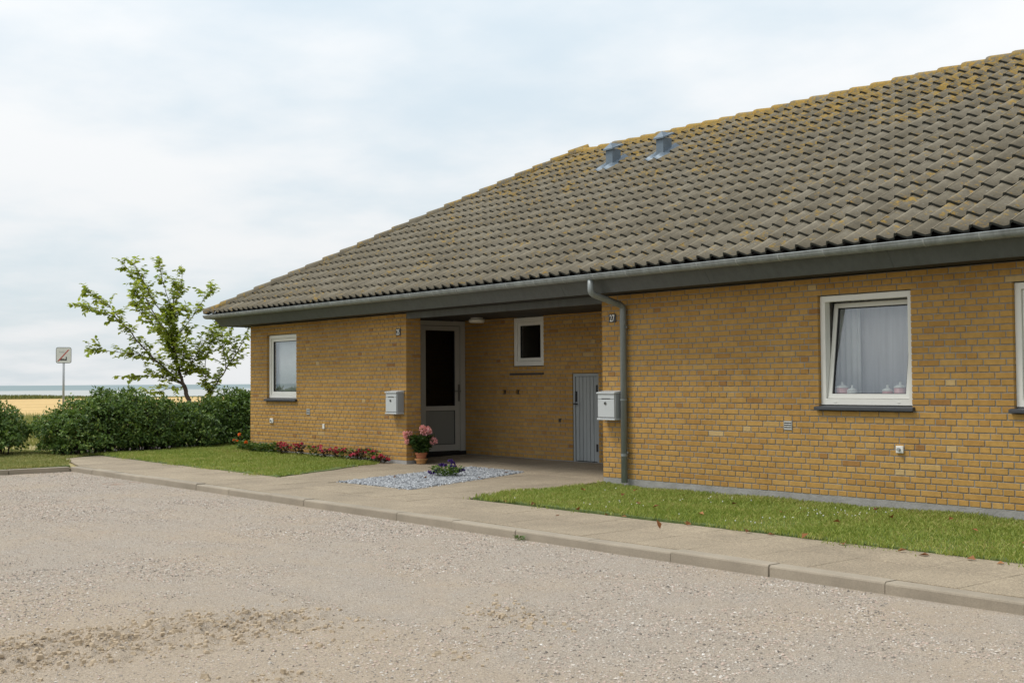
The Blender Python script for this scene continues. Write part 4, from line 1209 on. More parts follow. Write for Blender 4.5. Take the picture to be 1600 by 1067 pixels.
def tile_pts(dropl=0.0):
    g = 0.003
    us = [US[0] + g] + US[1:-1] + [US[-1] - g]
    th = 0.033
    top0 = [(u, 0.0, prof(u) + th) for u in us]
    topm = [(u, 0.006, prof(u) + th + 0.001) for u in us]
    top1 = [(u, TL, prof(u) + th * (1 - TL / ROWV)) for u in us]
    bot0 = [(u, 0.002, prof(u) + 0.004) for u in us]
    n_ = len(us)
    V = bot0 + top0 + top1
    F = []
    for k in range(n_ - 1):
        F.append((k, k + 1, n_ + k + 1, n_ + k)); F.append((n_ + k, n_ + k + 1, 2 * n_ + k + 1, 2 * n_ + k))
    return V, F
TV, TF = tile_pts()
tme = bpy.data.meshes.new('roof_tile'); tme.from_pydata(TV, [], TF); tme.update(); tme.materials.append(M['tile'])
FLANK = {2 * k + 1 for k in (3, 9)}
def add_crest_light(me, reps):
    a_ = me.attributes.new('crest_light', 'FLOAT', 'POINT'); a_.data.foreach_set('value', np.array(CREST_LIGHT * (3 * reps), np.float32))
add_crest_light(tme, 1)
TSM = [k % 2 == 1 and k not in FLANK for k in range(len(TF))]
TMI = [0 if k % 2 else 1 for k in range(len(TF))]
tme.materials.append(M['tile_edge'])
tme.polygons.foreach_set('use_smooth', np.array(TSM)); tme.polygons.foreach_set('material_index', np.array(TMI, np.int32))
TILES = []
x_first = 3.717 - TW * 37
nrow = int((RY - EY - 0.10) / ROWY) + 1
for r in range(nrow):
    y0 = EY + r * ROWY
    for ci in range(52):
        x0 = x_first + ci * TW
        if x0 + TW < hx(y0) + 0.02: continue
        dl = random.uniform(-0.004, 0.005)
        base = Vector((x0, y0 + dl, rz(y0 + dl)))
        Mx = Matrix.Translation(base) @ Matrix(((1, 0, 0), (0, c30, -s30), (0, s30, c30))).to_4x4() @ Matrix.Rotation(random.uniform(-0.005, 0.005), 4, 'Z') @ Matrix.Rotation(random.uniform(-0.003, 0.003), 4, 'Y')
        cut = x0 - 0.05 < hx(y0 + 0.40) or y0 > RY - 0.45
        ce = base + Vector((TW / 2, 0.15, 0.1))
        q = px(ce)
        TILES.append(((FPX / q[2] if q and in_frame(ce) else 0) if not cut else 0, Mx, cut, y0))
TILES.sort(key=lambda q: -q[0])
for s, Mx, cut, y0 in TILES[:300]:
    o = link('roof_tile', tme, None, roof); o.matrix_local = Mx
VV = []; FF = []; k = 0; SM = []; MI = []
for s, Mx, cut, y0 in TILES[300:]:
    for v in TV:
        w = Mx @ Vector(v)
        lim = hx(w.y) + 0.015
        if cut and w.x < lim: w.x = lim
        if w.y > RY - 0.07: w.z -= (w.y - RY + 0.07) * PT; w.y = RY - 0.07
        VV.append(tuple(w))
    FF += [tuple(i + k for i in f) for f in TF]; k += len(TV)
    SM += TSM; MI += TMI
o = link('roof_tiles', mesh_np('roof_tiles', np.array(VV), np.array(FF)), 'tile', roof)
o.data.materials.append(M['tile_edge']); add_crest_light(o.data, len(TILES) - 300)
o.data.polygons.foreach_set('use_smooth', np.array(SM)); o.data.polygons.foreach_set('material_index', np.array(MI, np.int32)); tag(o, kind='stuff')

# ridge and hip tiles
def ridge_mesh(name, L, w0, w1, h0, h1, cap=False):
    V = []; F = []; n_ = 10
    for s_, w, h in ((0.0, w0, h0), (0.03, w0 * 1.0, h0 + 0.004), (L, w1, h1)):
        for k in range(n_ + 1):
            a = PI * k / n_
            cw = math.copysign(abs(math.cos(a)) ** 0.75, math.cos(a)); sh = abs(math.sin(a)) ** 0.8
            V.append((s_, w * cw, h * sh - 0.055))
    m_ = n_ + 1
    for r_ in range(2):
        for k in range(n_): F.append((r_ * m_ + k, r_ * m_ + k + 1, (r_ + 1) * m_ + k + 1, (r_ + 1) * m_ + k))
    # front lip
    q = len(V)
    for k in range(n_ + 1):
        v = V[k]; V.append((0.006, v[1] * 0.86, (v[2] + 0.055) * 0.80 - 0.055))
    for k in range(n_): F.append((k, q + k, q + k + 1, k + 1))
    if cap: F.append(tuple(range(q, q + n_ + 1)))
    me = bpy.data.meshes.new(name); me.from_pydata(V, [], F); me.update()
    me.polygons.foreach_set('use_smooth', np.array([i < 2 * n_ for i in range(len(F))]))
    me.materials.append(M['ridge'])
    return me
rm = ridge_mesh('ridge_tile', 0.415, 0.130, 0.114, 0.112, 0.094)
rmc = ridge_mesh('ridge_tile', 0.415, 0.130, 0.114, 0.112, 0.094, True)
sp = 0.374
hd_ = Vector((1, 1, PT)).normalized()
side = Vector((-1, 1, 0)).normalized()
upv = hd_.cross(side).normalized()
Hm = Matrix((hd_, side, upv)).transposed().to_4x4()
start = Vector((hx(EY) - 0.02, EY - 0.02, EZT + 0.035))
Lh = (Vector((hx(RY), RY, RZ)) - start).length
k = 0
while k * sp < Lh - 0.1:
    o = link('hip_tile', rmc if k == 0 else rm, None, roof)
    o.matrix_local = Matrix.Translation(start + hd_ * (k * sp) + upv * (0.030 + random.uniform(-0.004, 0.006))) @ Hm @ Matrix.Rotation(R(1.6) + random.uniform(-0.01, 0.01), 4, 'Y') @ Matrix.Rotation(random.uniform(-0.012, 0.012), 4, 'Z')
    k += 1
x = hx(RY) - 0.06; k = 0
while x < 9.5:
    o = link('ridge_tile', rmc if k == 0 else rm, None, roof)
    o.matrix_local = Matrix.Translation((x, RY, RZ + (0.065 if k == 0 else 0.026) + random.uniform(-0.005, 0.006))) @ Matrix.Rotation(R(1.6) + random.uniform(-0.01, 0.01), 4, 'Y') @ Matrix.Rotation(random.uniform(-0.012, 0.012), 4, 'Z')
    x += sp; k += 1

# roof vents: sheet-metal shafts with little hipped caps
for vx, lab in ((-3.36, 'left one of the two zinc roof vents'), (-2.15, 'right one of the two zinc roof vents')):
    vy = 3.47
    zb = rz(vy)
    mb = MB()
    w_, dth = 0.082, 0.10
    ztop = zb + 0.285
    V = [(vx - w_, vy - dth, rz(vy - dth) + 0.0), (vx + w_, vy - dth, rz(vy - dth)), (vx + w_, vy + dth, rz(vy + dth)), (vx - w_, vy + dth, rz(vy + dth)),
         (vx - w_, vy - dth, ztop), (vx + w_, vy - dth, ztop), (vx + w_, vy + dth, ztop), (vx - w_, vy + dth, ztop)]
    mb.add(V, [(0, 1, 5, 4), (1, 2, 6, 5), (2, 3, 7, 6), (3, 0, 4, 7)])
    vo = mb.build('roof_vent', 'vent', house); vo['label'] = lab
    mb = MB(); ov = 0.035
    a0, a1, b0, b1 = vx - w_ - ov, vx + w_ + ov, vy - dth - ov, vy + dth + ov
    zr = ztop + 0.115
    V = [(a0, b0, ztop - 0.025), (a1, b0, ztop - 0.025), (a1, b1, zr - 0.035), (a0, b1, zr - 0.035), (a0, b0, ztop), (a1, b0, ztop), (a1, b1, zr - 0.012), (a0, b1, zr - 0.012), (vx, vy - 0.06, zr), (vx, b1, zr)]
    mb.add(V, [(0, 3, 2, 1), (0, 1, 5, 4), (1, 2, 6, 5), (2, 3, 7, 9, 6), (3, 0, 4, 7), (4, 5, 8), (5, 6, 9, 8), (7, 4, 8, 9)])
    mb.build('cap', 'vent', vo)
    # flashing dressed over the tiles
    V = []; F = []
    n_ = 20
    for j, yy in enumerate((vy - 0.30, vy - 0.12, vy + 0.22)):
        for k in range(n_ + 1):
            xx = vx - 0.19 + 0.38 * k / n_
            hgt = prof(xx - 3.717) * 0.9 + 0.042
            V.append((xx, yy, rz(yy) + hgt / c30 * 0.95))
    for j in range(2):
        for k in range(n_): F.append((j * (n_ + 1) + k, j * (n_ + 1) + k + 1, (j + 1) * (n_ + 1) + k + 1, (j + 1) * (n_ + 1) + k))
    o = MB().add(V, F).build('flashing', 'vent', vo, smooth=True)
    sm = o.modifiers.new('thick', 'SOLIDIFY'); sm.thickness = 0.006

# ---- small wall fittings (parts of the house)
def grille(x0, x1, z0, z1):
    g = piece_frame('vent_grille', x0, x1, z0, z1, 0.007, -0.008, 0.01, 'mailside', house, None, 0)
    box('backing', (x0 + 0.008, -0.002, z0 + 0.008), (x1 - 0.008, 0.004, z1 - 0.008), 'gasket', g)
    nsl = 4
    for k in range(nsl):
        zc_ = z0 + (z1 - z0) * (k + 0.6) / (nsl + 0.2)
        box('slat', (x0 + 0.009, -0.0085, zc_ - 0.004), (x1 - 0.009, -0.003, zc_ + 0.0045), 'white', g)
grille(-7.895, -7.775, 0.70, 0.805); grille(3.005, 3.122, 0.705, 0.808)
def outlet(x, z, w, h, knob):
    o = box('wall_box', (x - w / 2, -0.022, z - h / 2), (x + w / 2, 0.002, z + h / 2), 'white', house, 0.005, 2)
    if knob: MB().tube([(x, -0.02, z), (x, -0.05, z)], 0.018, 12).build('plug', 'mailside', o)
outlet(-9.23, 0.562, 0.12, 0.09, True); outlet(-7.272, 0.498, 0.055, 0.09, False); outlet(4.513, 0.54, 0.085, 0.075, True)

# ================================================================== THINGS ON AND BY THE HOUSE
def digits(txt, x, y, z, h, mat, parent):
    cu = bpy.data.curves.new('digits', 'FONT'); cu.body = txt; cu.size = 1.0; cu.align_x = 'CENTER'; cu.align_y = 'CENTER'
    cu.extrude = 0.012; cu.offset = 0.008; cu.space_character = 1.0
    ob = bpy.data.objects.new('tmp', cu); COL.objects.link(ob)
    dg = bpy.context.evaluated_depsgraph_get()
    me = bpy.data.meshes.new_from_object(ob.evaluated_get(dg))
    bpy.data.objects.remove(ob); 
    vs_ = np.array([v.co for v in me.vertices])
    mn, mx_ = vs_.min(0), vs_.max(0)
    k = h / (mx_[1] - mn[1])
    me.transform(Matrix.Translation((x, y, z)) @ Matrix.Rotation(R(90), 4, 'X') @ Matrix.Scale(k * 0.72, 4, (1, 0, 0)) @ Matrix.Scale(k, 4, (0, 1, 0)) @ Matrix.Scale(0.1, 4, (0, 0, 1)) @ Matrix.Translation((-(mn[0] + mx_[0]) / 2, -(mn[1] + mx_[1]) / 2, 0)))
    me.materials.clear()
    return link('number', me, mat, parent)
for txt, x0, x1, z0, z1 in (('25', -4.935, -4.800, 2.045, 2.160), ('27', 0.144, 0.276, 2.045, 2.158)):
    t_ = thing('house_number', ((x0 + x1) / 2, 0, z0), 'black number plate 25 above the left mailbox' if txt == '25' else 'black number plate 27 on the pier beside the downpipe', 'number plate', 'house number plates')
    box('plate', (x0, -0.012, z0), (x1, -0.003, z1), 'plate', t_, 0.003)
    digits(txt, (x0 + x1) / 2, -0.0135, (z0 + z1) / 2, (z1 - z0) * 0.80, 'digit', t_)

def mailbox(x0, z0, label):
    w, h, d = 0.335, 0.375, 0.145
    y1 = -0.004; y0 = y1 - d
    t_ = thing('mailbox', (x0 + w / 2, 0, z0), label, 'mailbox', 'wall mailboxes')
    MB().box((x0, y0 + 0.012, z0 + 0.022), (x0 + w, y1, z0 + h)).build('body', 'mailside', t_, 0.012, 3, True)
    MB().box((x0 + 0.012, y0 - 0.004, z0 + 0.038), (x0 + w - 0.012, y0 + 0.014, z0 + h - 0.105)).build('door', 'mailbox', t_, 0.006, 2)
    # letter flap with its slot
    fl = MB().box((x0 + 0.012, y0 - 0.003, z0 + h - 0.100), (x0 + w - 0.012, y0 + 0.014, z0 + h - 0.030)).build('flap', 'mailbox', t_, 0.006, 2)
    box('slot', (x0 + 0.085, y0 - 0.0045, z0 + h - 0.097), (x0 + w - 0.085, y0 - 0.001, z0 + h - 0.089), 'iron', fl)
    # overhanging lid, sloping a little to the front
    V = []
    for xx in (x0 - 0.006, x0 + w + 0.006):
        V += [(xx, y0 - 0.016, z0 + h - 0.030), (xx, y0 - 0.016, z0 + h - 0.012), (xx, y1, z0 + h + 0.014), (xx, y1, z0 + h - 0.03)]
    MB().add(V, [(0, 1, 2, 3), (7, 6, 5, 4)] + [(k, 4 + k, 4 + (k + 1) % 4, (k + 1) % 4) for k in range(4)]).build('lid', 'mailbox', t_, 0.004, 2)
    MB().box((x0 - 0.002, y0 - 0.012, z0), (x0 + w + 0.002, y1, z0 + 0.026)).build('base_lip', 'mailbox', t_, 0.008, 2)
    lk = MB().tube([(x0 + w * 0.47, y0 - 0.003, z0 + h * 0.59), (x0 + w * 0.47, y0 - 0.012, z0 + h * 0.59)], 0.021, 16).build('lock', 'steel', t_)
    MB().tube([(x0 + w * 0.47, y0 - 0.012, z0 + h * 0.59), (x0 + w * 0.47, y0 - 0.015, z0 + h * 0.59)], 0.012, 12).build('keyhole', 'iron', lk)
mailbox(-5.040, 0.758, 'grey metal mailbox below the number 25')
mailbox(0.056, 0.762, 'grey metal mailbox on the pier left of the downpipe')

lp = thing('ceiling_lamp', (-4.54, 1.37, 2.36), 'round opal lamp under the ceiling of the recess', 'lamp')
MB().lathe((-4.54, 1.37, 2.338), [(0.105, 0.022), (0.105, 0.0)], 24).build('mount', 'white', lp)
MB().lathe((-4.54, 1.37, 2.272), [(0.06, 0.0), (0.118, 0.006), (0.134, 0.022), (0.136, 0.045), (0.130, 0.066)], 32).build('shade', 'lampglass', lp, smooth=True)

# ================================================================== PLANTS
def leaves(P, D, Nn, L, Wd, fold=0.25):
    """diamond leaves folded along the midrib. P base points, D direction, Nn up-normal, L length, Wd width"""
    n = len(P)
    D = D / (np.linalg.norm(D, axis=1, keepdims=True) + 1e-9)
    S = np.cross(D, Nn); S /= (np.linalg.norm(S, axis=1, keepdims=True) + 1e-9)
    U = np.cross(S, D)
    L = np.broadcast_to(L, n)[:, None]; Wd = np.broadcast_to(Wd, n)[:, None]
    a = P; b = P + D * L
    c1 = P + D * L * 0.45 + S * Wd * 0.5 + U * Wd * fold
    c2 = P + D * L * 0.45 - S * Wd * 0.5 + U * Wd * fold
    V = np.stack([a, c1, b, c2], 1).reshape(-1, 3)
    k = np.arange(n) * 4
    F = np.concatenate([np.stack([k, k + 1, k + 2], 1), np.stack([k, k + 2, k + 3], 1)])
    return V, F
def cat(parts):
    VV = []; FF = []; k = 0
    for V, F in parts:
        VV.append(V); FF.append(F + k); k += len(V)
    return np.concatenate(VV), np.concatenate(FF)
def rdir(n):
    d = rng.normal(size=(n, 3)); return d / np.linalg.norm(d, axis=1, keepdims=True)

def round_leaves(P, D, Nn, L, Wd, fold=0.12):
    n = len(P)
    D = D / (np.linalg.norm(D, axis=1, keepdims=True) + 1e-9)
    S = np.cross(D, Nn); S /= (np.linalg.norm(S, axis=1, keepdims=True) + 1e-9)
    U = np.cross(S, D)
    L = np.broadcast_to(L, n)[:, None]; Wd = np.broadcast_to(Wd, n)[:, None]
    q = [(0, 0), (.25, .46), (.65, .40), (1, 0), (.65, -.40), (.25, -.46)]
    V = np.stack([P + D * L * a - U * L * 0.22 * a * a + S * Wd * b + U * Wd * fold * abs(b) for a, b in q], 1).reshape(-1, 3)
    k = np.arange(n) * 6
    F = np.concatenate([np.stack([k, k + 1, k + 2], 1), np.stack([k, k + 2, k + 3], 1), np.stack([k, k + 3, k + 4], 1), np.stack([k, k + 4, k + 5], 1)])
    return V, F
hb = MB().quad((-11.75, -3.5, -0.088), (-12.45, 2.4, -0.088), (-14.3, 2.4, -0.088), (-13.6, -3.6, -0.088)).build('hedge_bed', 'soil')
tag(hb, kind='structure')
# ---- rose hedge: overlapping clumps of leaflets
def rose_bush(name, clumps, nleaf, label, base, hips):
    t_ = thing(name, base, label, 'hedge')
    tot = sum(c[3] * c[4] * 2 + c[3] * c[5] for c in clumps)
    parts = []; hp = []
    for (x, y, z, rx, ry, rz_) in clumps:
        n = int(nleaf * (rx * ry * 2 + rx * rz_) / tot)
        d = rdir(n); d[:, 2] = np.where(d[:, 2] < -0.35, -d[:, 2] * 0.6, d[:, 2])
        # shoots: leaves gathered round short twigs that stick out of the clump
        tw = np.floor(rng.random(n) * max(6, n // 26)).astype(int)
        td = rdir(max(6, n // 26) + 1); td[:, 2] = np.abs(td[:, 2]) * 0.9 - 0.25
        td /= np.linalg.norm(td, axis=1, keepdims=True)
        mixk = (rng.random(n) < 0.72)[:, None]
        d = np.where(mixk, td[tw] + 0.22 * d, d); d /= np.linalg.norm(d, axis=1, keepdims=True)
        rr = np.where(rng.random(n) < 0.75, rng.uniform(0.84, 1.10, n), rng.uniform(0.4, 0.85, n))
        wob = 0.82 + 0.36 * vnoise(d[:, 0] * 2.2 + x * 3, d[:, 2] * 2.2 + d[:, 1] * 2 + y * 3, 1.7, 55)
        P = np.stack([x + d[:, 0] * rx * rr * wob, y + d[:, 1] * ry * rr * wob, z + d[:, 2] * rz_ * rr * wob], 1)
        P[:, 2] = np.maximum(P[:, 2], -0.06 + 0.1 * rng.random(n))
        D = d * 0.6 + rdir(n) * 0.75; D[:, 2] -= 0.10
        Nn = d * 0.5 + rdir(n) * 0.5 + np.array([0, 0, 0.75])
        parts.append(leaves(P, D, Nn, 0.045 + 0.05 * rng.random(n), 0.028 + 0.03 * rng.random(n)))
        m_ = max(1, int(hips * n / nleaf)); s_ = rng.choice(n, m_, replace=False); hp.append(P[s_] + d[s_] * 0.03)
    V, F = cat(parts)
    link('crown', mesh_np('crown', V, F), 'hedge', t_)
    V, F = rocks(np.concatenate(hp), np.full(sum(len(h) for h in hp), 0.016), 1.0, 'o')
    tag(link('rose_hips', mesh_np('rose_hips', V, F), 'hip', t_), kind='stuff')
    # woody stems
    mb = MB()
    for (x, y, z, rx, ry, rz_) in clumps:
        for k in range(5):
            a = random.uniform(0, 2 * PI); r_ = random.uniform(0.1, 0.5)
            b = (x + rx * r_ * math.cos(a), y + ry * r_ * math.sin(a), -0.2)
            mb.tube([b, (b[0] + random.uniform(-.1, .1), b[1] + random.uniform(-.1, .1), z * 0.6), (x + rx * 0.75 * math.cos(a), y + ry * 0.75 * math.sin(a), z + rz_ * 0.35)], [0.014, 0.011, 0.006], 5)
    mb.build('stems', 'stem', t_)
    # dense shaded core of twigs and old wood
    return t_
cl_ = []
for (y, x, h) in ((-3.02, -12.0, 0.72), (-2.55, -12.1, 0.98), (-2.0, -12.15, 1.12), (-1.5, -12.25, 1.12), (-0.95, -12.4, 0.96), (-0.4, -12.5, 0.86), (0.1, -12.65, 0.88), (0.6, -12.75, 0.98), (1.1, -12.9, 1.10), (1.6, -13.0, 1.12), (2.1, -13.1, 1.08)):
    hh = h + 0.1
    cl_.append((x, y, hh * 0.58 - 0.12, 0.62, 0.42, hh * 0.42))
    cl_.append((x + 0.22, y + 0.2, hh * 0.24 - 0.10, 0.55, 0.42, hh * 0.36))
    cl_.append((x - 0.1, y + 0.05, 0.06, 0.55, 0.42, 0.28))
    cl_.append((x - 0.35, y - 0.1, hh * 0.45, 0.50, 0.40, hh * 0.46))
    for q_ in range(2): cl_.append((x + random.uniform(-.35, .45), y + random.uniform(-.3, .3), hh * random.uniform(.55, .88) - 0.1, random.uniform(.16, .28), random.uniform(.16, .26), random.uniform(.14, .24)))
rose_bush('rose_hedge', cl_, 70000, 'long dark green rose hedge in front of the young tree', (-12.4, -0.6, -0.12), 70)
cl_ = [(-13.0, -3.92, 0.36, 0.6, 0.48, 0.52), (-13.1, -4.4, 0.48, 0.62, 0.55, 0.62), (-12.8, -4.05, 0.16, 0.55, 0.46, 0.36), (-13.0, -5.0, 0.5, 0.7, 0.6, 0.66), (-12.9, -4.8, 0.2, 0.6, 0.5, 0.35)]
rose_bush('rose_bush', cl_, 15000, 'rose bush cut off by the left edge of the picture', (-13.0, -4.6, -0.12), 10)

# ---- young trees: limbs as tubes, leaves along twigs
TB = Vector((-14.2, 0.60, -0.16)); TR = Vector((0.6299, 0.7767, 0)); TD = Vector((-0.7767, 0.6299, 0)); K = 1 / 294.0
def t3(zx, zy, dep=0.0, bx0=720, by0=1045, z0=0.70):
    return TB + TR * ((zx - bx0) * K) + TD * dep + Vector((0, 0, (by0 - zy) * K + z0 + 0.16))
def grow(name, label, base_pts, limbs, leafsize, dens, seed):
    global rng
    rs = np.random.default_rng(seed); rd = random.Random(seed)
    root = thing(name, base_pts[0], label, 'tree')
    mb = MB(); TW_ = []
    for pts, r0, r1, leafy in limbs:
        n = len(pts)
        # smooth with a spline-like subdivision
        q = [Vector(p) for p in pts]
        for _ in range(2):
            nq = [q[0]]
            for a, b in zip(q[:-1], q[1:]): nq += [a * 0.75 + b * 0.25, a * 0.25 + b * 0.75]
            nq.append(q[-1]); q = nq
        q = [p + Vector((rd.uniform(-1, 1), rd.uniform(-1, 1), rd.uniform(-1, 1))) * 0.012 for p in q]
        rs_ = [r0 + (r1 - r0) * (k / (len(q) - 1)) ** 0.8 for k in range(len(q))]
        mb.tube(q, rs_, 7)
        if leafy <= 0: continue
        Ln = sum((b - a).length for a, b in zip(q[:-1], q[1:]))
        nt_ = int(Ln * dens * leafy)
        for _ in range(nt_):
            f = 1 - (1 - rd.uniform(0.0 if leafy > 1 else 0.12, 1.0)) ** 1.0
            k = min(int(f * (len(q) - 1)), len(q) - 2); s0 = q[k] + (q[k + 1] - q[k]) * rd.random()
            d = (q[k + 1] - q[k]).normalized()
            rv = Vector((rd.gauss(0, 1), rd.gauss(0, 1), rd.gauss(0, 0.8))).normalized()
            d = (d * 0.75 + rv * 0.85 + Vector((0, 0, 0.15))).normalized()
            ln = rd.uniform(0.12, 0.42) * (1.1 - 0.4 * f)
            e = s0 + d * ln + Vector((0, 0, -0.03 * ln))
            mid = (s0 + e) / 2 + Vector((0, 0, 0.02))
            mb.tube([s0, mid, e], [0.0045, 0.003, 0.0018], 4, False)
            TW_.append((s0, mid, e))
        # leading shoot carries leaves as well
        for a, b in zip(q[-len(q) // 3:-1], q[-len(q) // 3 + 1:]): TW_.append((a, (a + b) / 2, b))
    mb.build('trunk', 'bark', root, smooth=True)
    P = []; D = []; Nn = []
    for a, mI, b in TW_:
        ln = (b - a).length; n = max(2, int(ln / 0.030)); ax = (b - a).normalized()
        for k in range(n):
            f = (k + rd.random()) / n
            if f < 0.12: continue
            p = a.lerp(mI, f * 2) if f < 0.5 else mI.lerp(b, f * 2 - 1)
            sd_ = ax.cross(Vector((0, 0, 1))); sd_ = sd_.normalized() if sd_.length > 0.01 else Vector((1, 0, 0))
            s = 1 if k % 2 else -1
            d = ax * 0.6 + sd_ * s * 0.9 + Vector((rd.gauss(0, .3), rd.gauss(0, .3), rd.gauss(-0.22, .3)))
            P.append(p); D.append(d); Nn.append(Vector((rd.gauss(0, .45), rd.gauss(0, .45), 1)))
    P = np.array([tuple(v) for v in P]); D = np.array([tuple(v) for v in D]); Nn = np.array([tuple(v) for v in Nn])
    n = len(P); L = leafsize * (0.65 + 0.6 * rs.random(n))
    V, F = round_leaves(P, D, Nn, L, L * 0.82, 0.15)
    link('crown', mesh_np('crown', V, F), 'treeleaf', root)
    return root
T3 = t3
trunk = [T3(733, 1300), T3(727, 1150), T3(718, 1045), T3(690, 950), T3(668, 880)]
mainl = [T3(668, 880), T3(640, 800, .02), T3(615, 700, .05), T3(600, 600, .08), T3(585, 480, .1), T3(588, 330, .12), T3(600, 190, .15)]
leftl = [T3(672, 890), T3(590, 810, -.1), T3(510, 730, -.2), T3(430, 640, -.3), T3(370, 560, -.4), T3(290, 460, -.45), T3(180, 400, -.5), T3(35, 365, -.55)]
limbs = [(trunk, 0.058, 0.046, 0), (mainl, 0.042, 0.006, 1.0), (leftl, 0.030, 0.005, 1.0),
         ([T3(618, 700, .05), T3(570, 590, .2), T3(480, 480, .35), T3(400, 330, .4), T3(310, 180, .45), T3(215, 45, .45)], 0.026, 0.004, 1.15),
         ([T3(530, 745, -.18), T3(450, 690, -.35), T3(300, 665, -.5), T3(100, 645, -.6)], 0.013, 0.003, 0.75),
         ([T3(300, 470, -.45), T3(220, 380, -.3), T3(140, 310, -.2), T3(30, 245, -.15)], 0.012, 0.003, 0.85),
         ([T3(670, 885), T3(560, 835, -.2), T3(430, 815, -.35), T3(300, 830, -.4)], 0.009, 0.003, 0.8),
         ([T3(672, 890), T3(570, 905, .1), T3(490, 925, .2), T3(400, 930, .25)], 0.008, 0.003, 0.7),
         ([T3(600, 590, .08), T3(680, 460, .25), T3(750, 340, .35), T3(825, 235, .4)], 0.014, 0.003, 0.8),
         ([T3(588, 360, .12), T3(635, 240, .2), T3(640, 100, .2)], 0.010, 0.003, 0.75),
         ([T3(586, 400, .1), T3(545, 240, -.1), T3(515, 70, -.2)], 0.011, 0.003, 0.9),
         ([T3(585, 480, .1), T3(480, 330, -.2), T3(430, 200, -.3), T3(365, 80, -.35)], 0.013, 0.003, 1.2),
         ([T3(610, 680, .05), T3(500, 560, .5), T3(380, 430, .7), T3(250, 290, .8)], 0.014, 0.003, 1.1),
         ([T3(600, 600, .08), T3(560, 480, -.5), T3(470, 360, -.7), T3(400, 270, -.8)], 0.013, 0.003, 1.1),
         ([T3(670, 830, .0), T3(720, 700, .2), T3(780, 600, .35), T3(850, 500, .4)], 0.014, 0.003, 1.2),
         ([T3(640, 790, .0), T3(690, 690, -.3), T3(720, 590, -.5), T3(740, 520, -.5)], 0.012, 0.003, 1.2),
         ([T3(700, 740, .15), T3(760, 700, .4), T3(830, 650, .5)], 0.008, 0.003, 1.1),
         ([T3(585, 480, .1), T3(630, 430, -.3), T3(700, 380, -.5)], 0.009, 0.003, 0.9)]
grow('young_tree', 'young broad-leaved tree with a leaning trunk behind the hedge', [trunk[0]], limbs, 0.100, 25, 11)
st = [T3(740, 1300, .25), T3(765, 1100, .25), T3(780, 1060, .25), T3(820, 950, .25), T3(880, 860, .25), T3(950, 750, .25), T3(1010, 660, .25), T3(1060, 560, .25), T3(1088, 495, .25)]
limbs = [(st, 0.030, 0.005, 0.5),
         ([T3(816, 950, .25), T3(800, 850, .2), T3(797, 770, .1), T3(830, 640, 0), T3(870, 550, 0)], 0.013, 0.003, 1.2),
         ([T3(935, 775, .25), T3(905, 660, .4), T3(890, 560, .5), T3(870, 480, .5)], 0.012, 0.003, 1.2),
         ([T3(1000, 675, .25), T3(970, 600, .1), T3(975, 520, 0)], 0.009, 0.003, 1.1),
         ([T3(800, 840, .2), T3(760, 800, .3), T3(720, 780, .35)], 0.007, 0.003, 0.9),
         ([T3(880, 860, .25), T3(840, 820, .0), T3(820, 780, -.1)], 0.007, 0.003, 0.8),
         ([T3(960, 735, .25), T3(990, 740, .4), T3(1040, 690, .4)], 0.006, 0.002, 0.7)]
grow('sapling', 'thin dark sapling leaning right towards the house corner', [st[0]], limbs, 0.095, 25, 23)

# ---- reeds on the shore
n = 26000
y = rng.uniform(-20, 110, n); x = -124.5 + rng.normal(0, 1.3, n)
hgt = np.where(y > 44, 0.30, 0.52) * (0.28 + 0.55 * np.clip(vnoise(x, y, 0.045, 61) * 1.4 - 0.25, 0, 1) + 0.28 * np.exp(-((y - 31) / 5.5) ** 2)) * (0.6 + 0.6 * rng.random(n))
P = np.stack([x, y, np.full(n, -0.26)], 1)
D = np.stack([rng.normal(0, .22, n), rng.normal(0, .25, n), np.ones(n)], 1)
V, F = leaves(P, D, rdir(n), hgt, 0.10 + 0.05 * rng.random(n), 0.1)
tag(link('shore_reeds', mesh_np('shore_reeds', V, F), 'reed'), 'low green reeds along the shore beyond the field', 'reeds', kind='stuff')
# long grass behind the gap in the hedge
n = 9000
x = rng.uniform(-40, -15, n); y = -11.2 + (x - 11.86) * -0.30 + rng.normal(0, 2.2, n)
P = np.stack([x, y, np.full(n, -0.2)], 1)
D = np.stack([rng.normal(0, .3, n), rng.normal(0, .3, n), np.ones(n)], 1)
V, F = leaves(P, D, rdir(n), 0.18 + 0.3 * rng.random(n), 0.03, 0.1)
tag(link('meadow_grass', mesh_np('meadow_grass', V, F), 'drygrass'), 'long dry grass seen through the gap in the hedge', 'grass', kind='stuff')
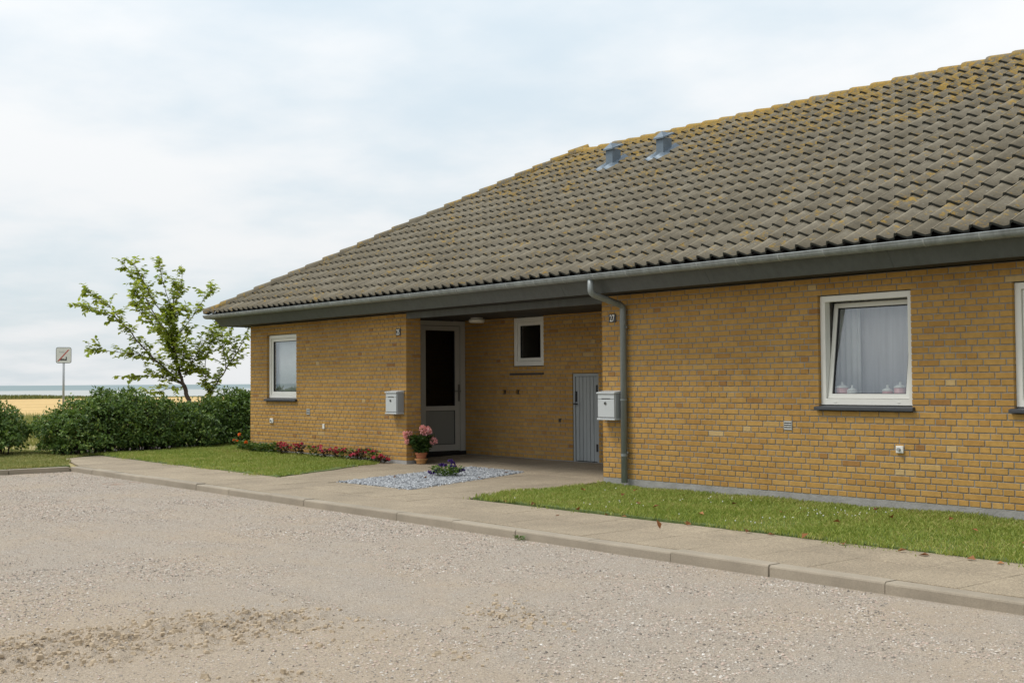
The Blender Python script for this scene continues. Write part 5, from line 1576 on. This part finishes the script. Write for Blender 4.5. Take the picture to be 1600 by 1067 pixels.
# dock stalks with rusty seed heads
for k, (dx_, dy_, hh) in enumerate(((-20.5, -1.45, 0.95), (-19.0, -1.15, 0.72), (-18.6, -0.75, 0.70), (-18.9, -0.45, 0.78), (-18.2, -0.35, 0.62))):
    lab = ('tall rusty dock stalk left of the gap in the hedge', 'rusty dock stalk in the middle of the hedge gap', 'second rusty dock stalk from the left in the gap', 'third rusty dock stalk, tallest beside the hedge end', 'low rusty dock stalk closest to the hedge end')[k]
    t_ = thing('dock_plant', (dx_, dy_, -0.18), lab, 'plant', 'dock stalks behind the hedge')
    mb = MB(); P = []
    for j in range(3):
        e = Vector((dx_ + random.uniform(-.12, .12), dy_ + random.uniform(-.14, .14), -0.18 + hh * random.uniform(.8, 1)))
        b = Vector((dx_, dy_, -0.18)); mb.tube([b, (b + e) / 2 + Vector((0.02, 0, 0)), e], [0.007, 0.006, 0.003], 5)
        for q in range(60): P.append(tuple(b.lerp(e, random.uniform(.5, 1.0)) + Vector((random.gauss(0, .022), random.gauss(0, .022), 0))))
    mb.build('stalk', 'dock', t_)
    P = np.array(P); V, F = leaves(P, rdir(len(P)) + np.array([0, 0, .6]), rdir(len(P)), 0.03, 0.02)
    tag(link('seed_head', mesh_np('seed_head', V, F), 'dock', t_), kind='stuff')

# ---- bedding plants along the left wall
def petal_ball(c, r, n, psize):
    d = rdir(n); d[:, 2] = np.abs(d[:, 2]) * 0.9 + 0.05 * rng.normal(size=n)
    P = np.array(c) + d * r * (0.75 + 0.3 * rng.random((n, 1)))
    return leaves(P - d * psize * .2, d * 0.5 + rdir(n) * 0.8, d + 0.3 * rdir(n), psize, psize * 0.95, 0.2)
def leaf_clump(c, rx, ry, h, n, ls, up=0.5):
    a = rng.random(n) * 2 * PI; r = np.sqrt(rng.random(n)); f = rng.random(n) ** 0.7
    P = np.stack([c[0] + rx * r * np.cos(a) * (0.4 + 0.6 * f), c[1] + ry * r * np.sin(a) * (0.4 + 0.6 * f), c[2] + h * f], 1)
    D = np.stack([np.cos(a) * .8, np.sin(a) * .8, np.full(n, up * 0.4)], 1) + 0.5 * rdir(n)
    return leaves(P, D, np.array([0, 0, 1.0]) + 0.5 * rdir(n), ls * (0.7 + 0.6 * rng.random(n)), ls * 0.75, 0.15)
xs_b = [-8.72, -8.42, -7.82, -7.28, -6.92, -6.52, -6.22, -5.92, -5.66, -5.42, -5.12]
for k, bx_ in enumerate(xs_b):
    by_ = -0.14 - 0.06 * random.random(); c = (bx_, by_, gz(0) + 0.01)
    lab = 'red-flowered begonia, number %s counted from the hedge side' % ('one two three four five six seven eight nine ten eleven'.split()[k])
    t_ = thing('begonia', c, lab, 'flower', 'red begonias along the wall')
    hh = random.uniform(0.14, 0.21) * (0.6 if k == 10 else 1)
    w_ = random.uniform(0.11, 0.16) * (0.6 if k == 10 else 1)
    V, F = leaf_clump(c, w_, 0.11, hh, 110, 0.055)
    link('leaves', mesh_np('leaves', V, F), 'darkleaf' if k % 3 else 'greens', t_)
    parts = []
    for q in range(5):
        parts.append(petal_ball((bx_ + random.gauss(0, w_ * .6), by_ - 0.02 + random.gauss(0, .05), c[2] + hh * random.uniform(.55, 1.15)), 0.026, 16, 0.034))
    V, F = cat(parts); tag(link('blooms', mesh_np('blooms', V, F), 'red', t_), kind='stuff')
for k, (bx_, by_, w_, hh, lab, mk) in enumerate(((-10.42, -0.02, .22, .20, 'leafy green marigold at the house corner with an orange bloom', 1), (-10.0, -0.16, .2, .17, 'leafy marigold below the left wall corner', 1), (-9.62, -0.17, .18, .15, 'green bedding plant left of the pale green one', 0), (-9.28, -0.18, .16, .15, 'green bedding plant second from the begonias', 0), (-8.98, -0.18, .15, .16, 'pale green bedding plant next to the first begonia', 0))):
    c = (bx_, by_, gz(0) + 0.01)
    t_ = thing('bedding_plant', c, lab, 'plant', 'bedding plants at the left wall')
    V, F = leaf_clump(c, w_, 0.14, hh, 170, 0.06); link('leaves', mesh_np('leaves', V, F), 'greens', t_)
    if mk:
        V, F = cat([petal_ball((bx_ + (-.02 if k == 0 else .12), by_ - 0.06, c[2] + (0.30 if k == 0 else 0.17)), 0.03, 26, 0.035)] + [petal_ball((bx_ - 0.18, by_ - .1, c[2] + .19), 0.018, 12, 0.03)])
        link('blooms', mesh_np('blooms', V, F), 'orange', t_)
        MB().tube([c, (bx_ + (-.02 if k == 0 else .12), by_ - 0.06, c[2] + (0.29 if k == 0 else 0.16))], 0.005, 5).build('stem', 'greenstem', t_)

# ---- geranium in stacked terracotta pots beside the entrance
gx, gy = -4.505, 0.19; g0 = gz(gy) + 0.002
tp = thing('terracotta_pot', (gx, gy, g0), 'weathered wide terracotta pot on the paving at the pier', 'pot')
MB().lathe((gx, gy, g0), [(0.072, 0), (0.088, 0.055), (0.094, 0.062), (0.108, 0.064), (0.108, 0.086), (0.094, 0.087), (0.088, 0.06), (0.07, 0.03)], 28).build('body', 'terracotta2', tp, smooth=False)
gp = thing('flower_pot', (gx, gy, g0 + 0.03), 'red terracotta pot of pink geraniums standing inside another pot', 'potted plant')
MB().lathe((gx, gy, g0 + 0.035), [(0.065, 0), (0.088, 0.115), (0.098, 0.117), (0.101, 0.15), (0.092, 0.152), (0.086, 0.13)], 28).build('pot', 'terracotta', gp)
V, F = leaf_clump((gx, gy, g0 + 0.17), 0.19, 0.19, 0.27, 520, 0.075, 0.4)
fx = rng.random(len(V)) ; link('leaves', mesh_np('leaves', V, F), 'geranleaf', gp)
GP = Vector((gx, gy, g0 + 0.18)); rr_ = Vector((0.63, 0.777, 0))
st_ = MB(); parts = []
for (u_, z_, r_) in ((-0.20, 0.30, .040), (-0.265, 0.315, .024), (-0.255, 0.265, .026), (-0.225, 0.185, .028), (0.03, 0.405, .036), (0.105, 0.355, .050), (0.04, 0.325, .030), (0.205, 0.195, .044)):
    r_ *= 1.22
    hp_ = GP + rr_ * u_ + Vector((0, 0, z_)) + Vector((-0.777, 0.63, 0)) * random.uniform(-.10, -.02)
    st_.tube([GP + Vector((0, 0, -0.03)), GP.lerp(hp_, .6) + Vector((0, 0, .03)), hp_], [0.005, 0.004, 0.003], 5)
    d = rdir(90); P = np.array(tuple(hp_)) + d * r_ * (0.7 + .35 * rng.random((90, 1)))
    V, F = leaves(P, d * .4 + rdir(90) * .8, d + .3 * rdir(90), r_ * .62, r_ * .6, .2)
    link('flower_head', mesh_np('flower_head', V, F), 'pink', gp)
st_.build('stems', 'greenstem', gp)

# ---- pansies in the white bed
c = (-2.2, -0.97, gz(-1) + 0.005)
pn = thing('pansy', c, 'clump of purple pansies growing in the white chippings', 'flower')
V, F = leaf_clump(c, 0.26, 0.24, 0.13, 330, 0.05); link('leaves', mesh_np('leaves', V, F), 'greens', pn)
parts = []
for (u_, z_, v_) in ((-.20, .05, -.05), (-.14, .09, .0), (-.10, .17, .05), (-.06, .18, .03), (-.03, .17, .06), (.05, .24, .05), (.09, .20, .03), (.07, .15, .0), (.11, .15, .02), (.20, .10, -.05), (.24, .08, .0), (-.25, .07, .05)):
    q = Vector(c) + rr_ * u_ + Vector((-0.777, 0.63, 0)) * v_ + Vector((0, 0, z_ * .85)); parts.append(petal_ball(tuple(q), 0.022, 14, 0.036))
V, F = cat(parts); link('blooms', mesh_np('blooms', V, F), 'purple', pn)
# tuft of weed at the kerb
c = (3.20, -4.06, GRAV)
wd_ = thing('weed', c, 'tiny green weed at the foot of the kerb', 'plant')
V, F = leaf_clump(c, 0.07, 0.04, 0.035, 60, 0.025); link('leaves', mesh_np('leaves', V, F), 'greens', wd_)

# ---- fallen leaves
LP = [(2.35, -2.62), (2.9, -2.66), (3.05, -2.68), (3.95, -2.66), (4.0, -2.72), (4.75, -2.72), (4.95, -2.74), (5.35, -2.72), (5.75, -2.78), (6.3, -2.76), (6.6, -2.8), (6.95, -2.78), (1.6, -2.60), (1.2, -2.56), (0.95, -2.60), (4.05, -3.10), (2.5, -3.02), (7.2, -2.76),
      (1.9, -1.5), (2.6, -1.9), (3.3, -1.2), (3.1, -2.2), (4.2, -1.6), (5.0, -1.9), (5.6, -0.9), (4.6, -0.7), (6.1, -1.4), (6.5, -0.8), (1.1, -1.3), (1.5, -0.9), (2.2, -0.8), (5.2, -1.2), (3.8, -2.3), (6.9, -1.9),
      (-2.55, -1.6), (-2.15, -1.35), (-1.75, -0.5), (-1.55, -0.9), (-1.9, -0.1), (-2.7, -0.35)]
for k, (lx, ly) in enumerate(LP):
    onp = ly < -2.5 or lx < 0
    n = 1
    P = np.array([(lx + random.gauss(0, .02), ly + random.gauss(0, .02), gz(ly) + (0.010 if onp else lr(ly) + 0.045)) for _ in range(n)])
    V, F = leaves(P, rdir(n) * np.array([1, 1, .35]), np.array([0, 0, 1.0]) + .5 * rdir(n), 0.055 + .04 * random.random(), 0.045 + 0.02 * random.random(), 0.35)
    V[:, 2] = np.maximum(V[:, 2], gz(ly) + (0.004 if onp else lr(ly) + 0.03))
    o = link('fallen_leaf', mesh_np('fallen_leaf', V, F), 'deadleaf')
    if lx < 0: lab, gr = 'curled brown leaf lying on the white chippings', 'leaves on the chippings'
    elif onp: lab, gr = 'curled brown leaf on the path at the edge of the right-hand grass', 'leaves along the path edge'
    else: lab, gr = 'brown leaf lying in the right-hand grass', 'leaves in the grass'
    tag(o, lab, 'leaf', gr)

# ---- manhole cover in the yard
mx_, my_ = -5.60, -4.36
mc = MB().lathe((mx_, my_, GRAV - 0.03), [(0.27, 0), (0.27, 0.036), (0.25, 0.040), (0.246, 0.036), (0.0005, 0.037)], 36).build('manhole_cover', 'rust')
tag(mc, 'flat rusty round cover in the gravel beside the kerb', 'cover')

# ---- end-of-zone road sign far behind the hedge
sx_, sy_, sz_ = -43.6, 7.75, 2.617
sgn = thing('road_sign', (sx_, sy_, -0.25), 'square white road sign with a red slash on a grey post', 'sign')
face = Vector((CAM_POS.x - sx_, CAM_POS.y - sy_, 0)).normalized()
face = (face + Vector((0.25, -0.10, 0))).normalized()
sr = Vector((-face.y, face.x, 0))
Sm = Matrix((sr, -face, Vector((0, 0, 1)))).transposed().to_4x4(); Sm.translation = Vector((sx_, sy_, sz_))
def sgp(name, mb, mat, bev=0):
    me = mb.mesh(name, bev, 2); me.transform(Sm); return link(name, me, mat, sgn)
def rrect(w, h, r, y0, y1, n=5):
    pts = []
    for cx_, cz_, a0 in ((w / 2 - r, h / 2 - r, 0), (-w / 2 + r, h / 2 - r, PI / 2), (-w / 2 + r, -h / 2 + r, PI), (w / 2 - r, -h / 2 + r, 1.5 * PI)):
        for k in range(n + 1):
            a = a0 + PI / 2 * k / n; pts.append((cx_ + r * math.cos(a), cz_ + r * math.sin(a)))
    m_ = len(pts)
    V = [(a, y0, b) for a, b in pts] + [(a, y1, b) for a, b in pts]
    return MB().add(V, [tuple(range(m_)), tuple(range(2 * m_ - 1, m_ - 1, -1))] + [(k, (k + 1) % m_, m_ + (k + 1) % m_, m_ + k) for k in range(m_)])
sgp('rim', rrect(0.66, 0.72, 0.09, 0.0, 0.02), 'signblack')
sgp('plate', rrect(0.62, 0.68, 0.075, -0.006, 0.0), 'signwhite')
sgp('slash', MB().add([(-0.27, -0.009, -0.27), (-0.20, -0.009, -0.27), (0.25, -0.009, 0.25), (0.18, -0.009, 0.25)], [(0, 1, 2, 3)]), 'signred')
for a, b_, c_, d_ in ((-0.17, -0.07, -0.24, -0.15), (-0.06, 0.01, -0.24, -0.17), (0.02, 0.09, -0.24, -0.19), (0.09, 0.135, -0.24, -0.09)):
    sgp('skyline_mark', MB().add([(a, -0.0085, c_), (b_, -0.0085, c_), (b_, -0.0085, d_), (a + (b_ - a) * .5, -0.0085, d_ + 0.03), (a, -0.0085, d_)], [(0, 1, 2, 3, 4)]), 'signblack')
for a, b_, z_ in ((-0.19, -0.15, .15), (-0.13, -0.10, .14), (-0.08, -0.04, .15), (-0.02, 0.02, .14), (0.04, 0.07, .15)):
    sgp('faded_mark', MB().add([(a, -0.008, z_ - .035), (b_, -0.008, z_ - .035), (b_, -0.008, z_ + .03), (a, -0.008, z_ + .03)], [(0, 1, 2, 3)]), 'signpale')
MB().tube([(sx_ - face.x * 0.05, sy_ - face.y * 0.05, -0.3), (sx_ - face.x * 0.05, sy_ - face.y * 0.05, sz_ + 0.2)], 0.05, 12).build('post', 'alu', sgn, smooth=True)

# ---- pale boulder glimpsed through the hedge gap
V, F = rocks(np.array([[-17.5, -2.55, -0.02]]), np.array([0.34]), 0.62)
bo = link('boulder', mesh_np('boulder', V, F), 'boulder')
bv = bo.modifiers.new('round', 'SUBSURF'); bv.levels = 2; bv.render_levels = 2
tag(bo, 'pale boulder glimpsed through the gap in the hedge', 'rock')
